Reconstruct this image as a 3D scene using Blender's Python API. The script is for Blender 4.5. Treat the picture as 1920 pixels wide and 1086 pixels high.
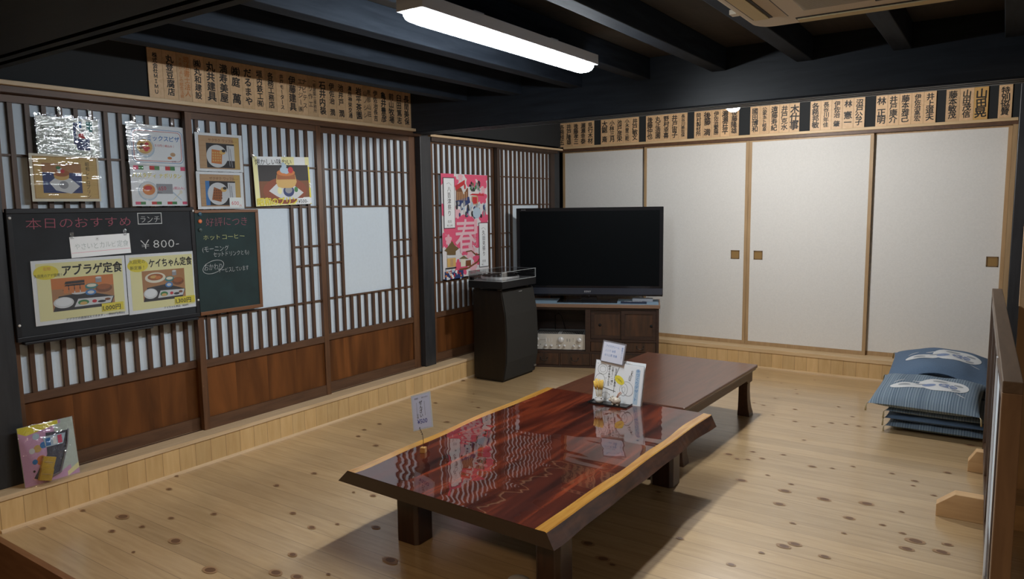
import bpy, bmesh, math, random
from mathutils import Matrix, Vector, Euler
random.seed(7)
PI = math.pi
for o in list(bpy.data.objects):
    bpy.data.objects.remove(o, do_unlink=True)
C = bpy.context.scene.collection
S = bpy.context.scene

# ------------------------------------------------------------------ camera, world, exposure
F_PX, YAW, PITCH, ROLL = 1355.56, -0.5969, -0.11484, -0.014158
def camera():
    cd = bpy.data.cameras.new('camera'); cam = bpy.data.objects.new('camera', cd); C.objects.link(cam)
    cd.sensor_width = 36; cd.lens = 36 * F_PX / 1920; cd.clip_start = .05; cd.clip_end = 60
    fw = Vector((math.sin(YAW) * math.cos(PITCH), math.cos(YAW) * math.cos(PITCH), math.sin(PITCH)))
    rt = Vector((math.cos(YAW), -math.sin(YAW), 0)); up = rt.cross(fw)
    r2 = math.cos(ROLL) * rt + math.sin(ROLL) * up; u2 = -math.sin(ROLL) * rt + math.cos(ROLL) * up
    m = Matrix((r2, u2, -fw)).transposed().to_4x4(); m.translation = (0, 0, 1.35)
    cam.matrix_world = m; S.camera = cam
camera()
W = bpy.data.worlds.new('world'); S.world = W; W.use_nodes = True
W.node_tree.nodes['Background'].inputs[0].default_value = (1.0, .88, .74, 1)
W.node_tree.nodes['Background'].inputs[1].default_value = .05
S.view_settings.view_transform = 'Standard'; S.view_settings.look = 'None'
S.view_settings.exposure = 0; S.view_settings.gamma = 1; S.view_settings.use_curve_mapping = False
S.cycles.max_bounces = 8; S.cycles.transparent_max_bounces = 12; S.cycles.caustics_reflective = False
LAMP_POWER = 84.0      # emission strength of the ceiling lamp's diffuser
PUCK_POWER = 1120.0

def cafe_light(x, y, z, power):
    d = bpy.data.lights.new('cafe_lamp', 'AREA'); d.shape = 'DISK'; d.size = .35; d.energy = power; d.color = (1, .70, .42)
    o = bpy.data.objects.new('cafe_lamp', d); C.objects.link(o); o.location = (x, y, z)      # warm lamps of the room behind the camera, facing down
cafe_light(.9, -.9, 2.25, 26); cafe_light(-1.6, -.7, 2.25, 26)

# ------------------------------------------------------------------ materials
MATS = {}
def nt(name):
    m = bpy.data.materials.new(name); m.use_nodes = True
    n = m.node_tree.nodes; return m, n, m.node_tree.links, n['Principled BSDF']
def rgb(c): return (c[0], c[1], c[2], 1)
def mat(name, col, rough=.6, metal=0, spec=.5, emit=None, es=0, alpha=None, coat=0):
    if name in MATS: return MATS[name]
    m, n, l, b = nt(name)
    b.inputs['Base Color'].default_value = rgb(col); b.inputs['Roughness'].default_value = rough
    b.inputs['Metallic'].default_value = metal; b.inputs['Specular IOR Level'].default_value = spec
    b.inputs['Coat Weight'].default_value = coat
    if emit: b.inputs['Emission Color'].default_value = rgb(emit); b.inputs['Emission Strength'].default_value = es
    MATS[name] = m; return m
def mathn(n, l, op, a, b=None, c=None):
    x = n.new('ShaderNodeMath'); x.operation = op
    for i, v in enumerate((a, b, c)):
        if v is None: continue
        if isinstance(v, (int, float)): x.inputs[i].default_value = v
        else: l.new(v, x.inputs[i])
    return x.outputs[0]
def mixc(n, l, fac, a, b, mode='MIX'):
    x = n.new('ShaderNodeMix'); x.data_type = 'RGBA'; x.blend_type = mode
    for i, v in ((0, fac), (6, a), (7, b)):
        if isinstance(v, (int, float)): x.inputs[i].default_value = v
        elif isinstance(v, tuple): x.inputs[i].default_value = rgb(v)
        else: l.new(v, x.inputs[i])
    return x.outputs[2]
def ramp(n, l, fac, stops):
    r = n.new('ShaderNodeValToRGB'); e = r.color_ramp.elements
    while len(e) < len(stops): e.new(.5)
    for k, (p, c) in zip(e, stops): k.position = p; k.color = rgb(c)
    l.new(fac, r.inputs[0]); return r.outputs[0]
def wood(name, c1, c2, grain=(1, 1, 20), rough=.5, noise=4, plank=None, groove=.35, vary=.25, coat=0, bump=.1, obj_vary=0, spec=.5):
    """Grained wood: noise stretched by grain; plank=(axis, width, offset, groove width, end axis or None, length)"""
    if name in MATS: return MATS[name]
    m, n, l, b = nt(name)
    tc = n.new('ShaderNodeTexCoord'); sep = n.new('ShaderNodeSeparateXYZ'); l.new(tc.outputs['Object'], sep.inputs[0])
    mp = n.new('ShaderNodeMapping'); l.new(tc.outputs['Object'], mp.inputs[0]); mp.inputs['Scale'].default_value = grain
    ns = n.new('ShaderNodeTexNoise'); ns.noise_dimensions = '4D'; l.new(mp.outputs[0], ns.inputs['Vector'])
    ns.inputs['Scale'].default_value = noise; ns.inputs['Detail'].default_value = 6; ns.inputs['Distortion'].default_value = .6
    fac = ns.outputs['Fac']
    col = ramp(n, l, fac, [(.3, c1), (.7, c2)])
    wv = None
    if plank:
        ax, w, off, gw = plank[:4]
        co = sep.outputs[ax]
        t = mathn(n, l, 'DIVIDE', mathn(n, l, 'SUBTRACT', co, off), w)
        fl = mathn(n, l, 'FLOOR', t); fr = mathn(n, l, 'FRACT', t)
        wn = n.new('ShaderNodeTexWhiteNoise'); wn.noise_dimensions = '2D'
        cmb = n.new('ShaderNodeCombineXYZ'); l.new(fl, cmb.inputs[0])
        edge = mathn(n, l, 'MINIMUM', fr, mathn(n, l, 'SUBTRACT', 1.0, fr))
        line = mathn(n, l, 'LESS_THAN', edge, gw / w)
        if len(plank) > 4:
            ea, ln = plank[4:]
            w1 = n.new('ShaderNodeTexWhiteNoise'); w1.noise_dimensions = '1D'; l.new(fl, w1.inputs['W'])
            t2 = mathn(n, l, 'ADD', mathn(n, l, 'DIVIDE', sep.outputs[ea], ln), w1.outputs['Value'])
            f2 = mathn(n, l, 'FLOOR', t2); l.new(f2, cmb.inputs[1])
            r2 = mathn(n, l, 'FRACT', t2)
            e2 = mathn(n, l, 'LESS_THAN', mathn(n, l, 'MINIMUM', r2, mathn(n, l, 'SUBTRACT', 1.0, r2)), gw * .7 / ln)
            line = mathn(n, l, 'MAXIMUM', line, e2)
        l.new(cmb.outputs[0], wn.inputs['Vector'])
        l.new(mathn(n, l, 'MULTIPLY', wn.outputs['Value'], 7.0), ns.inputs['W'])
        v = mathn(n, l, 'ADD', mathn(n, l, 'MULTIPLY', wn.outputs['Value'], vary), 1 - vary / 2)
        hs = n.new('ShaderNodeHueSaturation'); l.new(col, hs.inputs['Color']); l.new(v, hs.inputs['Value']); col = hs.outputs[0]
        col = mixc(n, l, mathn(n, l, 'MULTIPLY', line, 1 - groove), col, (c1[0] * .25, c1[1] * .2, c1[2] * .16))
    if obj_vary:
        oi = n.new('ShaderNodeObjectInfo')
        l.new(mathn(n, l, 'MULTIPLY', oi.outputs['Random'], 9.0), ns.inputs['W'])
        hs = n.new('ShaderNodeHueSaturation'); l.new(col, hs.inputs['Color'])
        l.new(mathn(n, l, 'ADD', mathn(n, l, 'MULTIPLY', oi.outputs['Random'], obj_vary), 1 - obj_vary / 2), hs.inputs['Value']); col = hs.outputs[0]
    l.new(col, b.inputs['Base Color']); b.inputs['Roughness'].default_value = rough
    b.inputs['Coat Weight'].default_value = coat; b.inputs['Coat Roughness'].default_value = .22; b.inputs['Specular IOR Level'].default_value = spec
    if bump:
        bp = n.new('ShaderNodeBump'); bp.inputs['Strength'].default_value = bump; bp.inputs['Distance'].default_value = .002
        l.new(fac, bp.inputs['Height']); l.new(bp.outputs[0], b.inputs['Normal'])
    MATS[name] = m; return m

floor_m = wood('pale_knotty_pine_planks', (.42, .28, .14), (.53, .37, .20), (1.2, 16, 16), .30, 3.5, (1, .1067, 1.291, .0011), vary=.2, bump=.06, coat=1.0)
riser_m = wood('pale_vertical_boards', (.54, .35, .155), (.64, .45, .22), (9, 9, 1.2), .5, 4, (1, .09, 1.475, .0012), vary=.22)
riser_b = wood('pale_vertical_boards_back', (.55, .36, .16), (.66, .46, .23), (9, 9, 1.2), .5, 4, (0, .09, .02, .0012), vary=.2)
pale_m = wood('pale_planed_wood', (.58, .42, .25), (.70, .53, .34), (8, 1, 8), .5, 4)
pale_x = wood('pale_planed_wood_crosswise', (.56, .39, .21), (.67, .49, .29), (1, 8, 8), .5, 4)
jamb_m = wood('light_brown_stile', (.36, .23, .115), (.46, .31, .165), (9, 9, 1), .5, 4)
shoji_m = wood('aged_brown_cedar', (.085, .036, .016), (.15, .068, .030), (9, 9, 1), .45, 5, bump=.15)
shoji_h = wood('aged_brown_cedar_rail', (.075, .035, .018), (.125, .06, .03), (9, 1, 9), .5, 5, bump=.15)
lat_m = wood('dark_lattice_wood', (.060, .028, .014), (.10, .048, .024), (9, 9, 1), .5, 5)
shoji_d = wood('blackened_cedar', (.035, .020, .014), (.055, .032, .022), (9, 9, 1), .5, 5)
wains_m = wood('red_brown_wainscot_board', (.055, .019, .005), (.20, .070, .017), (2.2, 2.2, .35), .55, 4, (1, .213, .1, .0), vary=.35, bump=.1, spec=.25)
beam_m = wood('black_stained_timber', (.013, .0175, .026), (.026, .034, .047), (9, 1, 9), .7, 4, bump=.25, spec=.15)
beam_x = wood('black_stained_timber_crosswise', (.009, .012, .017), (.017, .022, .030), (1, 9, 9), .42, 4, bump=.25, spec=.35)
near_m = wood('shaded_dark_timber', (.0045, .004, .003), (.008, .007, .005), (1, 9, 9), .6, 4, bump=.2, spec=.2)  # dark timber colour with the near beam's shade worked in
post_m = wood('black_stained_post', (.018, .020, .024), (.034, .036, .041), (9, 9, 1), .42, 4, bump=.2)
dwall_m = mat('black_plaster', (.012, .014, .016), .8)
ceil_m = wood('smoked_ceiling_boards', (.020, .016, .012), (.034, .027, .020), (8, 1, 8), .7, 4, (1, .3, .1, .003), vary=.3)
wing_m = wood('tan_plywood', (.60, .37, .19), (.68, .45, .25), (8, 8, 1), .5, 3)
plaque_m = wood('pale_plaque_wood', (.60, .38, .20), (.70, .47, .27), (14, 14, 1.4), .5, 4, obj_vary=.22)
plaque_y = wood('yellowed_plaque_wood', (.58, .33, .10), (.66, .40, .14), (14, 14, 1.4), .5, 4)
ink = mat('black_ink', (.012, .011, .011), .6)
ink2 = mat('dark_grey_ink', (.07, .07, .075), .6)
orange_ink = mat('orange_ink', (.50, .17, .03), .6)
red_ink = mat('red_ink', (.50, .03, .05), .6)
blue_ink = mat('blue_ink', (.03, .07, .32), .6)
def noisy(name, col, amt=.08, scale=40, rough=.8, bump=0.0):
    if name in MATS: return MATS[name]
    m, n, l, b = nt(name)
    tc = n.new('ShaderNodeTexCoord'); ns = n.new('ShaderNodeTexNoise'); l.new(tc.outputs['Object'], ns.inputs['Vector'])
    ns.inputs['Scale'].default_value = scale; ns.inputs['Detail'].default_value = 5
    l.new(ramp(n, l, ns.outputs['Fac'], [(.3, tuple(c * (1 - amt) for c in col)), (.7, tuple(min(1, c * (1 + amt)) for c in col))]), b.inputs['Base Color'])
    b.inputs['Roughness'].default_value = rough
    if bump:
        bp = n.new('ShaderNodeBump'); bp.inputs['Strength'].default_value = bump; bp.inputs['Distance'].default_value = .002
        l.new(ns.outputs['Fac'], bp.inputs['Height']); l.new(bp.outputs[0], b.inputs['Normal'])
    MATS[name] = m; return m
paper_m = noisy('white_shoji_paper', (.63, .72, .81), .02, 60, .9)
fusuma_m = noisy('cream_fusuma_paper', (.72, .715, .70), .03, 90, .9, .05)
board_black = noisy('black_chalkboard', (.013, .016, .021), .3, 6, .8)
board_green = noisy('dark_green_chalkboard', (.010, .028, .030), .3, 6, .8)
white_m = mat('white_card', (.76, .77, .80), .5)

# ------------------------------------------------------------------ mesh builder
GL = {}
def glyph(ch, off=0.0):
    k = (ch, off)
    if k not in GL:
        c = bpy.data.curves.new('glyph', 'FONT'); c.body = ch; c.size = 1; c.resolution_u = 2; c.offset = off; c.fill_mode = 'FRONT'
        o = bpy.data.objects.new('glyph', c); C.objects.link(o)
        dg = bpy.context.evaluated_depsgraph_get(); dg.update()
        me = bpy.data.meshes.new_from_object(o.evaluated_get(dg))
        vs = [(v.co.x, v.co.y) for v in me.vertices]; fs = [tuple(p.vertices) for p in me.polygons]
        bpy.data.objects.remove(o); bpy.data.curves.remove(c); bpy.data.meshes.remove(me)
        GL[k] = (vs, fs)
    return GL[k]

class MB:
    def __init__(s): s.v = []; s.f = []; s.m = []; s.mats = []; s.M = Matrix.Identity(4); s.sm = []; s.k = 0.0
    def mi(s, m):
        if m not in s.mats: s.mats.append(m)
        return s.mats.index(m)
    def add(s, vs, fs, m, smooth=False):
        k = len(s.v); i = s.mi(m)
        s.v += [s.M @ Vector(p) for p in vs]
        for f in fs: s.f.append([k + a for a in f]); s.m.append(i); s.sm.append(smooth)
        return s
    def box(s, a, b, m):
        x0, y0, z0 = a; x1, y1, z1 = b
        x0, x1 = min(x0, x1), max(x0, x1); y0, y1 = min(y0, y1), max(y0, y1); z0, z1 = min(z0, z1), max(z0, z1)
        vs = [(x, y, z) for z in (z0, z1) for y in (y0, y1) for x in (x0, x1)]
        return s.add(vs, [(0, 2, 3, 1), (4, 5, 7, 6), (0, 1, 5, 4), (1, 3, 7, 5), (3, 2, 6, 7), (2, 0, 4, 6)], m)
    def prism(s, pts, z0, z1, m, ax=2):
        """polygon pts (counter-clockwise) extruded along axis ax"""
        n = len(pts)
        def P(a, b, c): return (a, b, c) if ax == 2 else ((a, c, b) if ax == 1 else (c, a, b))
        vs = [P(a, b, z0) for a, b in pts] + [P(a, b, z1) for a, b in pts]
        fs = [tuple(range(n - 1, -1, -1)), tuple(range(n, 2 * n))] + [(i, (i + 1) % n, n + (i + 1) % n, n + i) for i in range(n)]
        return s.add(vs, fs, m)
    def lathe(s, prof, m, n=24, c=(0, 0, 0), ax=2):
        vs = []; fs = []
        for r, z in prof:
            for i in range(n):
                a = 2 * PI * i / n; x, y = r * math.cos(a), r * math.sin(a)
                p = (x, y, z) if ax == 2 else ((x, z, y) if ax == 1 else (z, x, y))
                vs.append((c[0] + p[0], c[1] + p[1], c[2] + p[2]))
        for j in range(len(prof) - 1):
            for i in range(n):
                fs.append((j * n + i, j * n + (i + 1) % n, (j + 1) * n + (i + 1) % n, (j + 1) * n + i))
        fs.append(tuple(range(n - 1, -1, -1))); fs.append(tuple(range((len(prof) - 1) * n, len(prof) * n)))
        return s.add(vs, fs, m, True)
    def tube(s, path, r, m, n=8):
        vs = []; fs = []; P = [Vector(p) for p in path]
        for i, p in enumerate(P):
            d = (P[min(i + 1, len(P) - 1)] - P[max(i - 1, 0)]).normalized()
            u = d.cross(Vector((0, 0, 1)) if abs(d.z) < .9 else Vector((1, 0, 0))).normalized(); w = d.cross(u)
            rr = r[i] if isinstance(r, (list, tuple)) else r
            for k in range(n):
                a = 2 * PI * k / n; vs.append(tuple(p + rr * (math.cos(a) * u + math.sin(a) * w)))
        for j in range(len(P) - 1):
            for k in range(n): fs.append((j * n + k, j * n + (k + 1) % n, (j + 1) * n + (k + 1) % n, (j + 1) * n + k))
        fs.append(tuple(range(n - 1, -1, -1))); fs.append(tuple(range((len(P) - 1) * n, len(P) * n)))
        return s.add(vs, fs, m, True)
    def ball(s, c, r, m, n=12, sc=(1, 1, 1)):
        vs = []; fs = []
        for j in range(n + 1):
            t = PI * j / n
            for i in range(2 * n):
                a = PI * i / n
                vs.append((c[0] + r * sc[0] * math.sin(t) * math.cos(a), c[1] + r * sc[1] * math.sin(t) * math.sin(a), c[2] + r * sc[2] * math.cos(t)))
        N = 2 * n
        for j in range(n):
            for i in range(N): fs.append((j * N + i, (j + 1) * N + i, (j + 1) * N + (i + 1) % N, j * N + (i + 1) % N))
        return s.add(vs, fs, m, True)
    # flat drawing in the local xy plane at height w
    def rect(s, x0, y0, x1, y1, m, w=0.0): return s.poly([(x0, y0), (x1, y0), (x1, y1), (x0, y1)], m, w)
    def poly(s, pts, m, w=0.0):
        s.k += 1.2e-5; return s.add([(x, y, w + s.k) for x, y in pts], [tuple(range(len(pts)))], m)
    def ell(s, cx, cy, rx, ry, m, w=0.0, rot=0, n=20):
        c, q = math.cos(rot), math.sin(rot); P = []
        for i in range(n):
            a = 2 * PI * i / n; x, y = rx * math.cos(a), ry * math.sin(a); P.append((cx + c * x - q * y, cy + q * x + c * y))
        return s.poly(P, m, w)
    def ring(s, cx, cy, rx, ry, t, m, w=0.0, rot=0, n=28, a0=0, a1=2 * PI):
        c, q = math.cos(rot), math.sin(rot); vs = []; s.k += 1.2e-5; w += s.k
        for i in range(n + 1):
            a = a0 + (a1 - a0) * i / n
            for k in (0, t):
                x, y = (rx - k) * math.cos(a), (ry - k) * math.sin(a); vs.append((cx + c * x - q * y, cy + q * x + c * y, w))
        return s.add(vs, [(2 * i, 2 * i + 2, 2 * i + 3, 2 * i + 1) for i in range(n)], m)
    def line(s, pts, t, m, w=0.0):
        for (x0, y0), (x1, y1) in zip(pts, pts[1:]):
            d = math.hypot(x1 - x0, y1 - y0) or 1; nx, ny = -(y1 - y0) / d * t / 2, (x1 - x0) / d * t / 2
            s.poly([(x0 - nx, y0 - ny), (x1 - nx, y1 - ny), (x1 + nx, y1 + ny), (x0 + nx, y0 + ny)], m, w)
        return s
    def frame(s, x0, y0, x1, y1, t, m, w=0.0):
        s.rect(x0, y0, x1, y0 + t, m, w); s.rect(x0, y1 - t, x1, y1, m, w); s.rect(x0, y0 + t, x0 + t, y1 - t, m, w); return s.rect(x1 - t, y0 + t, x1, y1 - t, m, w)
    def text(s, t, x, y, h, m, w=0.0, off=0.0, step=.98, sx=1.0, jit=0, rot=0, vert=False, vstep=None):
        """horizontal: (x,y) lower left; vertical: (x,y) top centre"""
        px, py = x, y; s.k += 1.2e-5; w += s.k
        for ch in t:
            if ch == ' ':
                if vert: py -= h * (vstep or 1) * .6
                else: px += h * .4 * sx
                continue
            vs, fs = glyph(ch, min(off, 0.0))
            if not vs: continue
            xs = [a for a, b in vs]; cx = (min(xs) + max(xs)) / 2; cy = .37
            wid = 1.0 if ord(ch) > 0x2e00 else (max(xs) - min(xs) + .12)
            ang = rot + (random.uniform(-jit, jit) * .12); sc = h * (1 + random.uniform(-jit, jit) * .08)
            if vert and ch in 'ー―-': ang -= PI / 2
            if vert: ox, oy = px + random.uniform(-jit, jit) * h * .04, py - h * .5
            else: ox, oy = px + h * wid * sx / 2, py + h * .37 + random.uniform(-jit, jit) * h * .04
            c, q = math.cos(ang), math.sin(ang)
            sh = [(0, 0)] if off <= .003 else [(-off, -off * .6), (off, off * .6), (-off * .6, off), (off * .6, -off)]
            for k, (da, db) in enumerate(sh):        # heavy lettering: the same strokes laid slightly apart
                s.add([(ox + c * (a + da - cx) * sc * sx - q * (b + db - cy) * sc, oy + q * (a + da - cx) * sc * sx + c * (b + db - cy) * sc, w + k * 4e-6) for a, b in vs], fs, m)
            if vert: py -= h * (vstep or 1)
            else: px += h * wid * sx * step * math.cos(rot); py += h * wid * sx * step * math.sin(rot)
        return s
    def build(s, name, parent=None, matrix=None, bevel=0, subsurf=0, smooth_all=False):
        me = bpy.data.meshes.new(name); me.from_pydata([tuple(v) for v in s.v], [], s.f)
        for m in s.mats: me.materials.append(m)
        for p, i, q in zip(me.polygons, s.m, s.sm): p.material_index = i; p.use_smooth = q or smooth_all
        me.update()
        o = bpy.data.objects.new(name, me); C.objects.link(o)
        if parent: o.parent = parent
        if matrix is not None: o.matrix_local = matrix
        if bevel:
            b = o.modifiers.new('bevel', 'BEVEL'); b.width = bevel; b.segments = 2; b.limit_method = 'ANGLE'
        if subsurf:
            b = o.modifiers.new('subsurf', 'SUBSURF'); b.levels = subsurf; b.render_levels = subsurf
        return o
def tag(o, label, cat, group=None, kind=None):
    o['label'] = label; o['category'] = cat
    if group: o['group'] = group
    if kind: o['kind'] = kind
    return o
def thing(name, label, cat, matrix=None, group=None, kind=None):
    o = bpy.data.objects.new(name, None); C.objects.link(o); o.empty_display_size = .1
    if matrix is not None: o.matrix_local = matrix
    return tag(o, label, cat, group, kind)
def struct(o, label, cat): return tag(o, label, cat, None, 'structure')
def T(x, y, z, rz=0): return Matrix.Translation((x, y, z)) @ Matrix.Rotation(rz, 4, 'Z')
def LW(y, z, X, rot=0):    # plane on the left wall: local x runs along +y, local y up, local z into the room
    m = Matrix(((0, 0, 1, X), (1, 0, 0, y), (0, 1, 0, z), (0, 0, 0, 1))); return m @ Matrix.Rotation(rot, 4, 'Z')
def BW(x, z, Y, rot=0):    # plane on the back wall
    m = Matrix(((1, 0, 0, x), (0, 0, -1, Y), (0, 1, 0, z), (0, 0, 0, 1))); return m @ Matrix.Rotation(rot, 4, 'Z')
def at_z(px, py, z):       # the point at height z that the photograph shows at pixel (px, py)
    v = S.camera.matrix_world.to_3x3() @ Vector((px - 960, -(py - 543), -F_PX)); t = (z - 1.35) / v.z
    return (v.x * t, v.y * t)

# ------------------------------------------------------------------ setting
XL, YB = -3.458, 5.969
b = MB(); b.box((XL - .3, 1.185, -.03), (1.9, 6.3, 0), floor_m)
knot_d = mat('dark_knot', (.15, .075, .038), .4); knot_r = mat('reddish_knot_ring', (.33, .195, .10), .35)
def K(ox, oy, sc, pts): return [(ox + p[0] / sc, oy + p[1] / sc, p[2] if len(p) > 2 else 1) for p in pts]
KN = K(1300, 660, 2.55, [(355, 123), (420, 150), (490, 180), (580, 135), (495, 200), (390, 222), (335, 255), (290, 243), (695, 263), (485, 275), (760, 310), (660, 340, 1.4), (730, 347), (790, 355), (865, 360), (575, 358), (485, 333), (380, 302), (530, 422), (430, 492), (330, 510), (285, 478), (168, 490, 1.5), (208, 512), (260, 515), (568, 548, 1.5), (665, 557), (763, 548), (950, 582), (1060, 618), (1050, 640, .7), (355, 590, .7), (230, 615, 1.8), (468, 633), (437, 665, 2), (625, 705, 2), (828, 726, 2), (410, 728, 1.5), (745, 795, 1.4), (905, 828, .8), (995, 765, .8), (475, 820, .8), (720, 868, .8), (1150, 687), (1000, 868), (1060, 905, 2), (1020, 942, 1.8), (1215, 922, 1.4), (1185, 957, 1.8), (485, 920, 1.9), (432, 930, 1.6), (627, 980, 1.2), (1325, 448, 1.8), (1215, 578), (325, 960, .7), (180, 1018)])
KN += K(1080, 740, 3.138, [(72, 880, 1.8), (157, 968, 1.6), (213, 1003), (485, 575), (613, 848, 1.2), (1092, 933, .7), (910, 1000, .8)])
KN += K(0, 600, 2.236, [(740, 655, 1), (348, 800, 1.1), (514, 826, 2), (597, 868), (718, 832), (735, 928, 2), (880, 1050, 2), (898, 815), (470, 887), (560, 975, .7), (180, 875), (710, 710)])
KN += K(500, 880, 5.273, [(100, 163, 1.2), (470, 43), (260, 437), (445, 578, 1.2), (700, 545, .8), (255, 848, 1.5), (88, 1027, 1.7), (300, 1068, 1.6), (1053, 264), (860, 230, .6), (1230, 917, 2), (1080, 578, 1.5), (610, 1042, .7)])
KN += K(600, 640, 2.286, [(190, 380), (165, 408), (240, 448, 1.2), (255, 355), (495, 265), (545, 347, 1.3), (680, 285), (300, 940, 1.8), (1148, 868, 1.7)])
KN += K(760, 640, 9.05, [(985, 670, 1.5), (330, 920, .7), (1135, 1035, .6), (1160, 900, .6)])
for px, py, s_ in KN:
    x, y = at_z(px, py, 0); r = .0105 * s_ * random.uniform(.8, 1.1)
    b.ell(x, y, r * 1.75, r * 1.05, knot_r, .0003, random.uniform(-.1, .1), 14); b.ell(x + r * .1, y, r * 1.1, r * .75, knot_d, .0005, random.uniform(-.2, .2), 12)
struct(b.build('floor'), 'pale knotty pine plank floor of the raised seating platform', 'floor')
b = MB(); b.box((XL - .3, 1.16, -.5), (1.9, 1.185, 0), wood('platform_fascia', (.20, .085, .035), (.28, .13, .055), (1, 8, 8), .5, 4)); b.build('trim_1')
struct(bpy.data.objects['trim_1'], 'reddish brown fascia board under the platform edge', 'fascia')
b = MB(); b.box((XL - .3, -2.5, -.52), (3.5, 1.16, -.5), mat('dark_concrete', (.05, .045, .04), .8)); struct(b.build('floor_lower'), 'dark lower floor in front of the platform', 'floor')
# risers with their sill caps
b = MB(); b.box((XL - .02, 1.19, 0), (XL, YB, .137), riser_m); b.box((XL - .24, 1.19, .137), (XL + .006, 6.2, .157), pale_m); b.prism([(XL, 0), (XL + .012, 0), (XL + .010, .008), (XL, .012)], 1.2, YB, pale_m, 1)
for i, p in enumerate(list(b.v)): pass
b.box((XL - .125, 1.34, .157), (XL - .108, 4.05, .1585), lat_m)
b.box((XL - .125, 4.17, .157), (XL - .108, 5.95, .1585), lat_m)
struct(b.build('baseboard_left'), 'pale boarded step with sill under the paper screen doors on the left', 'sill')
b = MB(); b.box((XL, YB, 0), (1.9, YB + .02, .129), riser_b); b.box((XL, YB - .006, .129), (1.9, YB + .24, .157), pale_x); b.prism([(YB - .012, 0), (YB, 0), (YB, .012), (YB - .010, .008)], XL + .01, 1.9, pale_x, 0)
struct(b.build('baseboard_back'), 'pale boarded step with sill under the plain sliding doors at the back', 'sill')
# shell
b = MB(); b.box((-3.80, .3, -.5), (-3.68, 6.5, 2.5), dwall_m); b.box((-3.68, 1.19, 1.905), (-3.555, 6.2, 2.3), dwall_m); struct(b.build('wall_left'), 'black upper wall above the paper screen doors on the left', 'wall')
b = MB(); b.box((-3.80, 6.28, -.1), (2.0, 6.4, 2.5), dwall_m); b.box((-3.68, 6.10, 1.86), (2.0, 6.28, 2.3), dwall_m); struct(b.build('wall_back'), 'black upper wall above the plain sliding doors at the back', 'wall')
b = MB(); b.box((.078, 4.02, 0), (1.9, 4.11, 1.877), wing_m); struct(b.build('wall_right'), 'tan plywood wing wall at the right edge behind the low screen', 'wall')
b = MB(); b.box((-3.7, .3, 2.18), (2.0, 6.4, 2.22), ceil_m); struct(b.build('ceiling'), 'dark smoked ceiling boards above the joists', 'ceiling')
for i, x in enumerate((-3.08, -2.64, -2.2, -1.76, -1.32, -.88, -.44, 0.0)):
    b = MB(); b.box((x - .04, 1.1, 2.06), (x + .04, 3.97, 2.18), beam_m); o = b.build('ceiling_joist', bevel=.004)
    struct(o, 'black ceiling joist running to the back, %s from the left wall' % ('first', 'second', 'third', 'fourth', 'fifth', 'sixth', 'seventh', 'eighth', 'ninth')[i], 'joist'); o['group'] = 'black ceiling joists'
b = MB(); b.box((-3.7, 3.965, 1.885), (1.9, 4.135, 2.19), beam_x)
for y0, y1 in ((3.965, 4.0), (4.022, 4.06), (4.082, 4.135)): b.box((-3.56, y0, 1.877), (1.9, y1, 1.885), beam_x)
struct(b.build('ceiling_beam', bevel=.003), 'heavy black cross beam with grooved underside above the long table', 'beam')
b = MB(); b.box((-3.7, .55, 1.895), (1.9, 1.22, 2.06), near_m)
for y0, y1 in ((.55, 1.118), (1.140, 1.166), (1.190, 1.22)): b.box((-3.56, y0, 1.880), (1.9, y1, 1.895), near_m)
struct(b.build('ceiling_beam'), 'dark grooved beam over the platform edge at the upper left corner', 'beam')
b = MB(); b.box((-3.70, 4.048, .157), (-3.54, 4.167, 1.90), post_m); struct(b.build('wall_post', bevel=.004), 'black wall post between the two runs of paper screens', 'post')
b = MB(); b.box((-3.70, 1.20, .157), (-3.54, 1.352, 1.90), post_m); struct(b.build('wall_post', bevel=.004), 'black wall post at the left edge beside the packaged toy', 'post')
b = MB(); b.box((-3.66, 5.968, .157), (-3.565, 6.09, 1.87), post_m); struct(b.build('wall_post', bevel=.004), 'black corner post between screens and plain doors', 'post')
b = MB(); b.box((.048, 6.0, .157), (.19, 6.13, 2.3), post_m); struct(b.build('wall_post', bevel=.004), 'black wall post at the right end of the plain doors', 'post')
# kamoi rails and ledges
b = MB(); b.box((-3.66, 1.35, 1.862), (-3.532, 4.05, 1.888), shoji_h); struct(b.build('trim_2'), 'brown head rail over the three nearer paper screen doors', 'rail')
b = MB(); b.box((-3.60, 1.22, 1.889), (-3.503, 4.062, 1.908), pale_m); struct(b.build('trim_3', bevel=.002), 'pale ledge carrying the row of plaques on the left', 'ledge')
b = MB(); b.box((-3.552, 1.22, 2.159), (-3.536, 4.05, 2.168), pale_m); struct(b.build('trim_4'), 'thin pale strip along the top of the left plaques', 'strip')
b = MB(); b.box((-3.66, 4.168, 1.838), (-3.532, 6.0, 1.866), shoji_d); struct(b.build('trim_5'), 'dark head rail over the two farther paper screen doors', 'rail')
b = MB(); b.box((-3.60, 4.14, 1.867), (-3.515, 6.07, 1.884), pale_m); struct(b.build('trim_6', bevel=.002), 'thin pale ledge over the two farther paper screen doors', 'ledge')
b = MB(); b.box((-3.56, 6.082, 1.858), (.05, 6.2, 1.880), shoji_h); struct(b.build('trim_7'), 'brown head rail over the plain sliding doors', 'rail')
b = MB(); b.box((-3.51, 6.068, 1.881), (.045, 6.10, 1.902), pale_x); struct(b.build('trim_8', bevel=.002), 'pale ledge carrying the row of plaques at the back', 'ledge')
b = MB(); b.box((.018, 6.09, .157), (.047, 6.17, 1.858), jamb_m); struct(b.build('trim_9'), 'light brown jamb at the right end of the plain doors', 'jamb')

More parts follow.
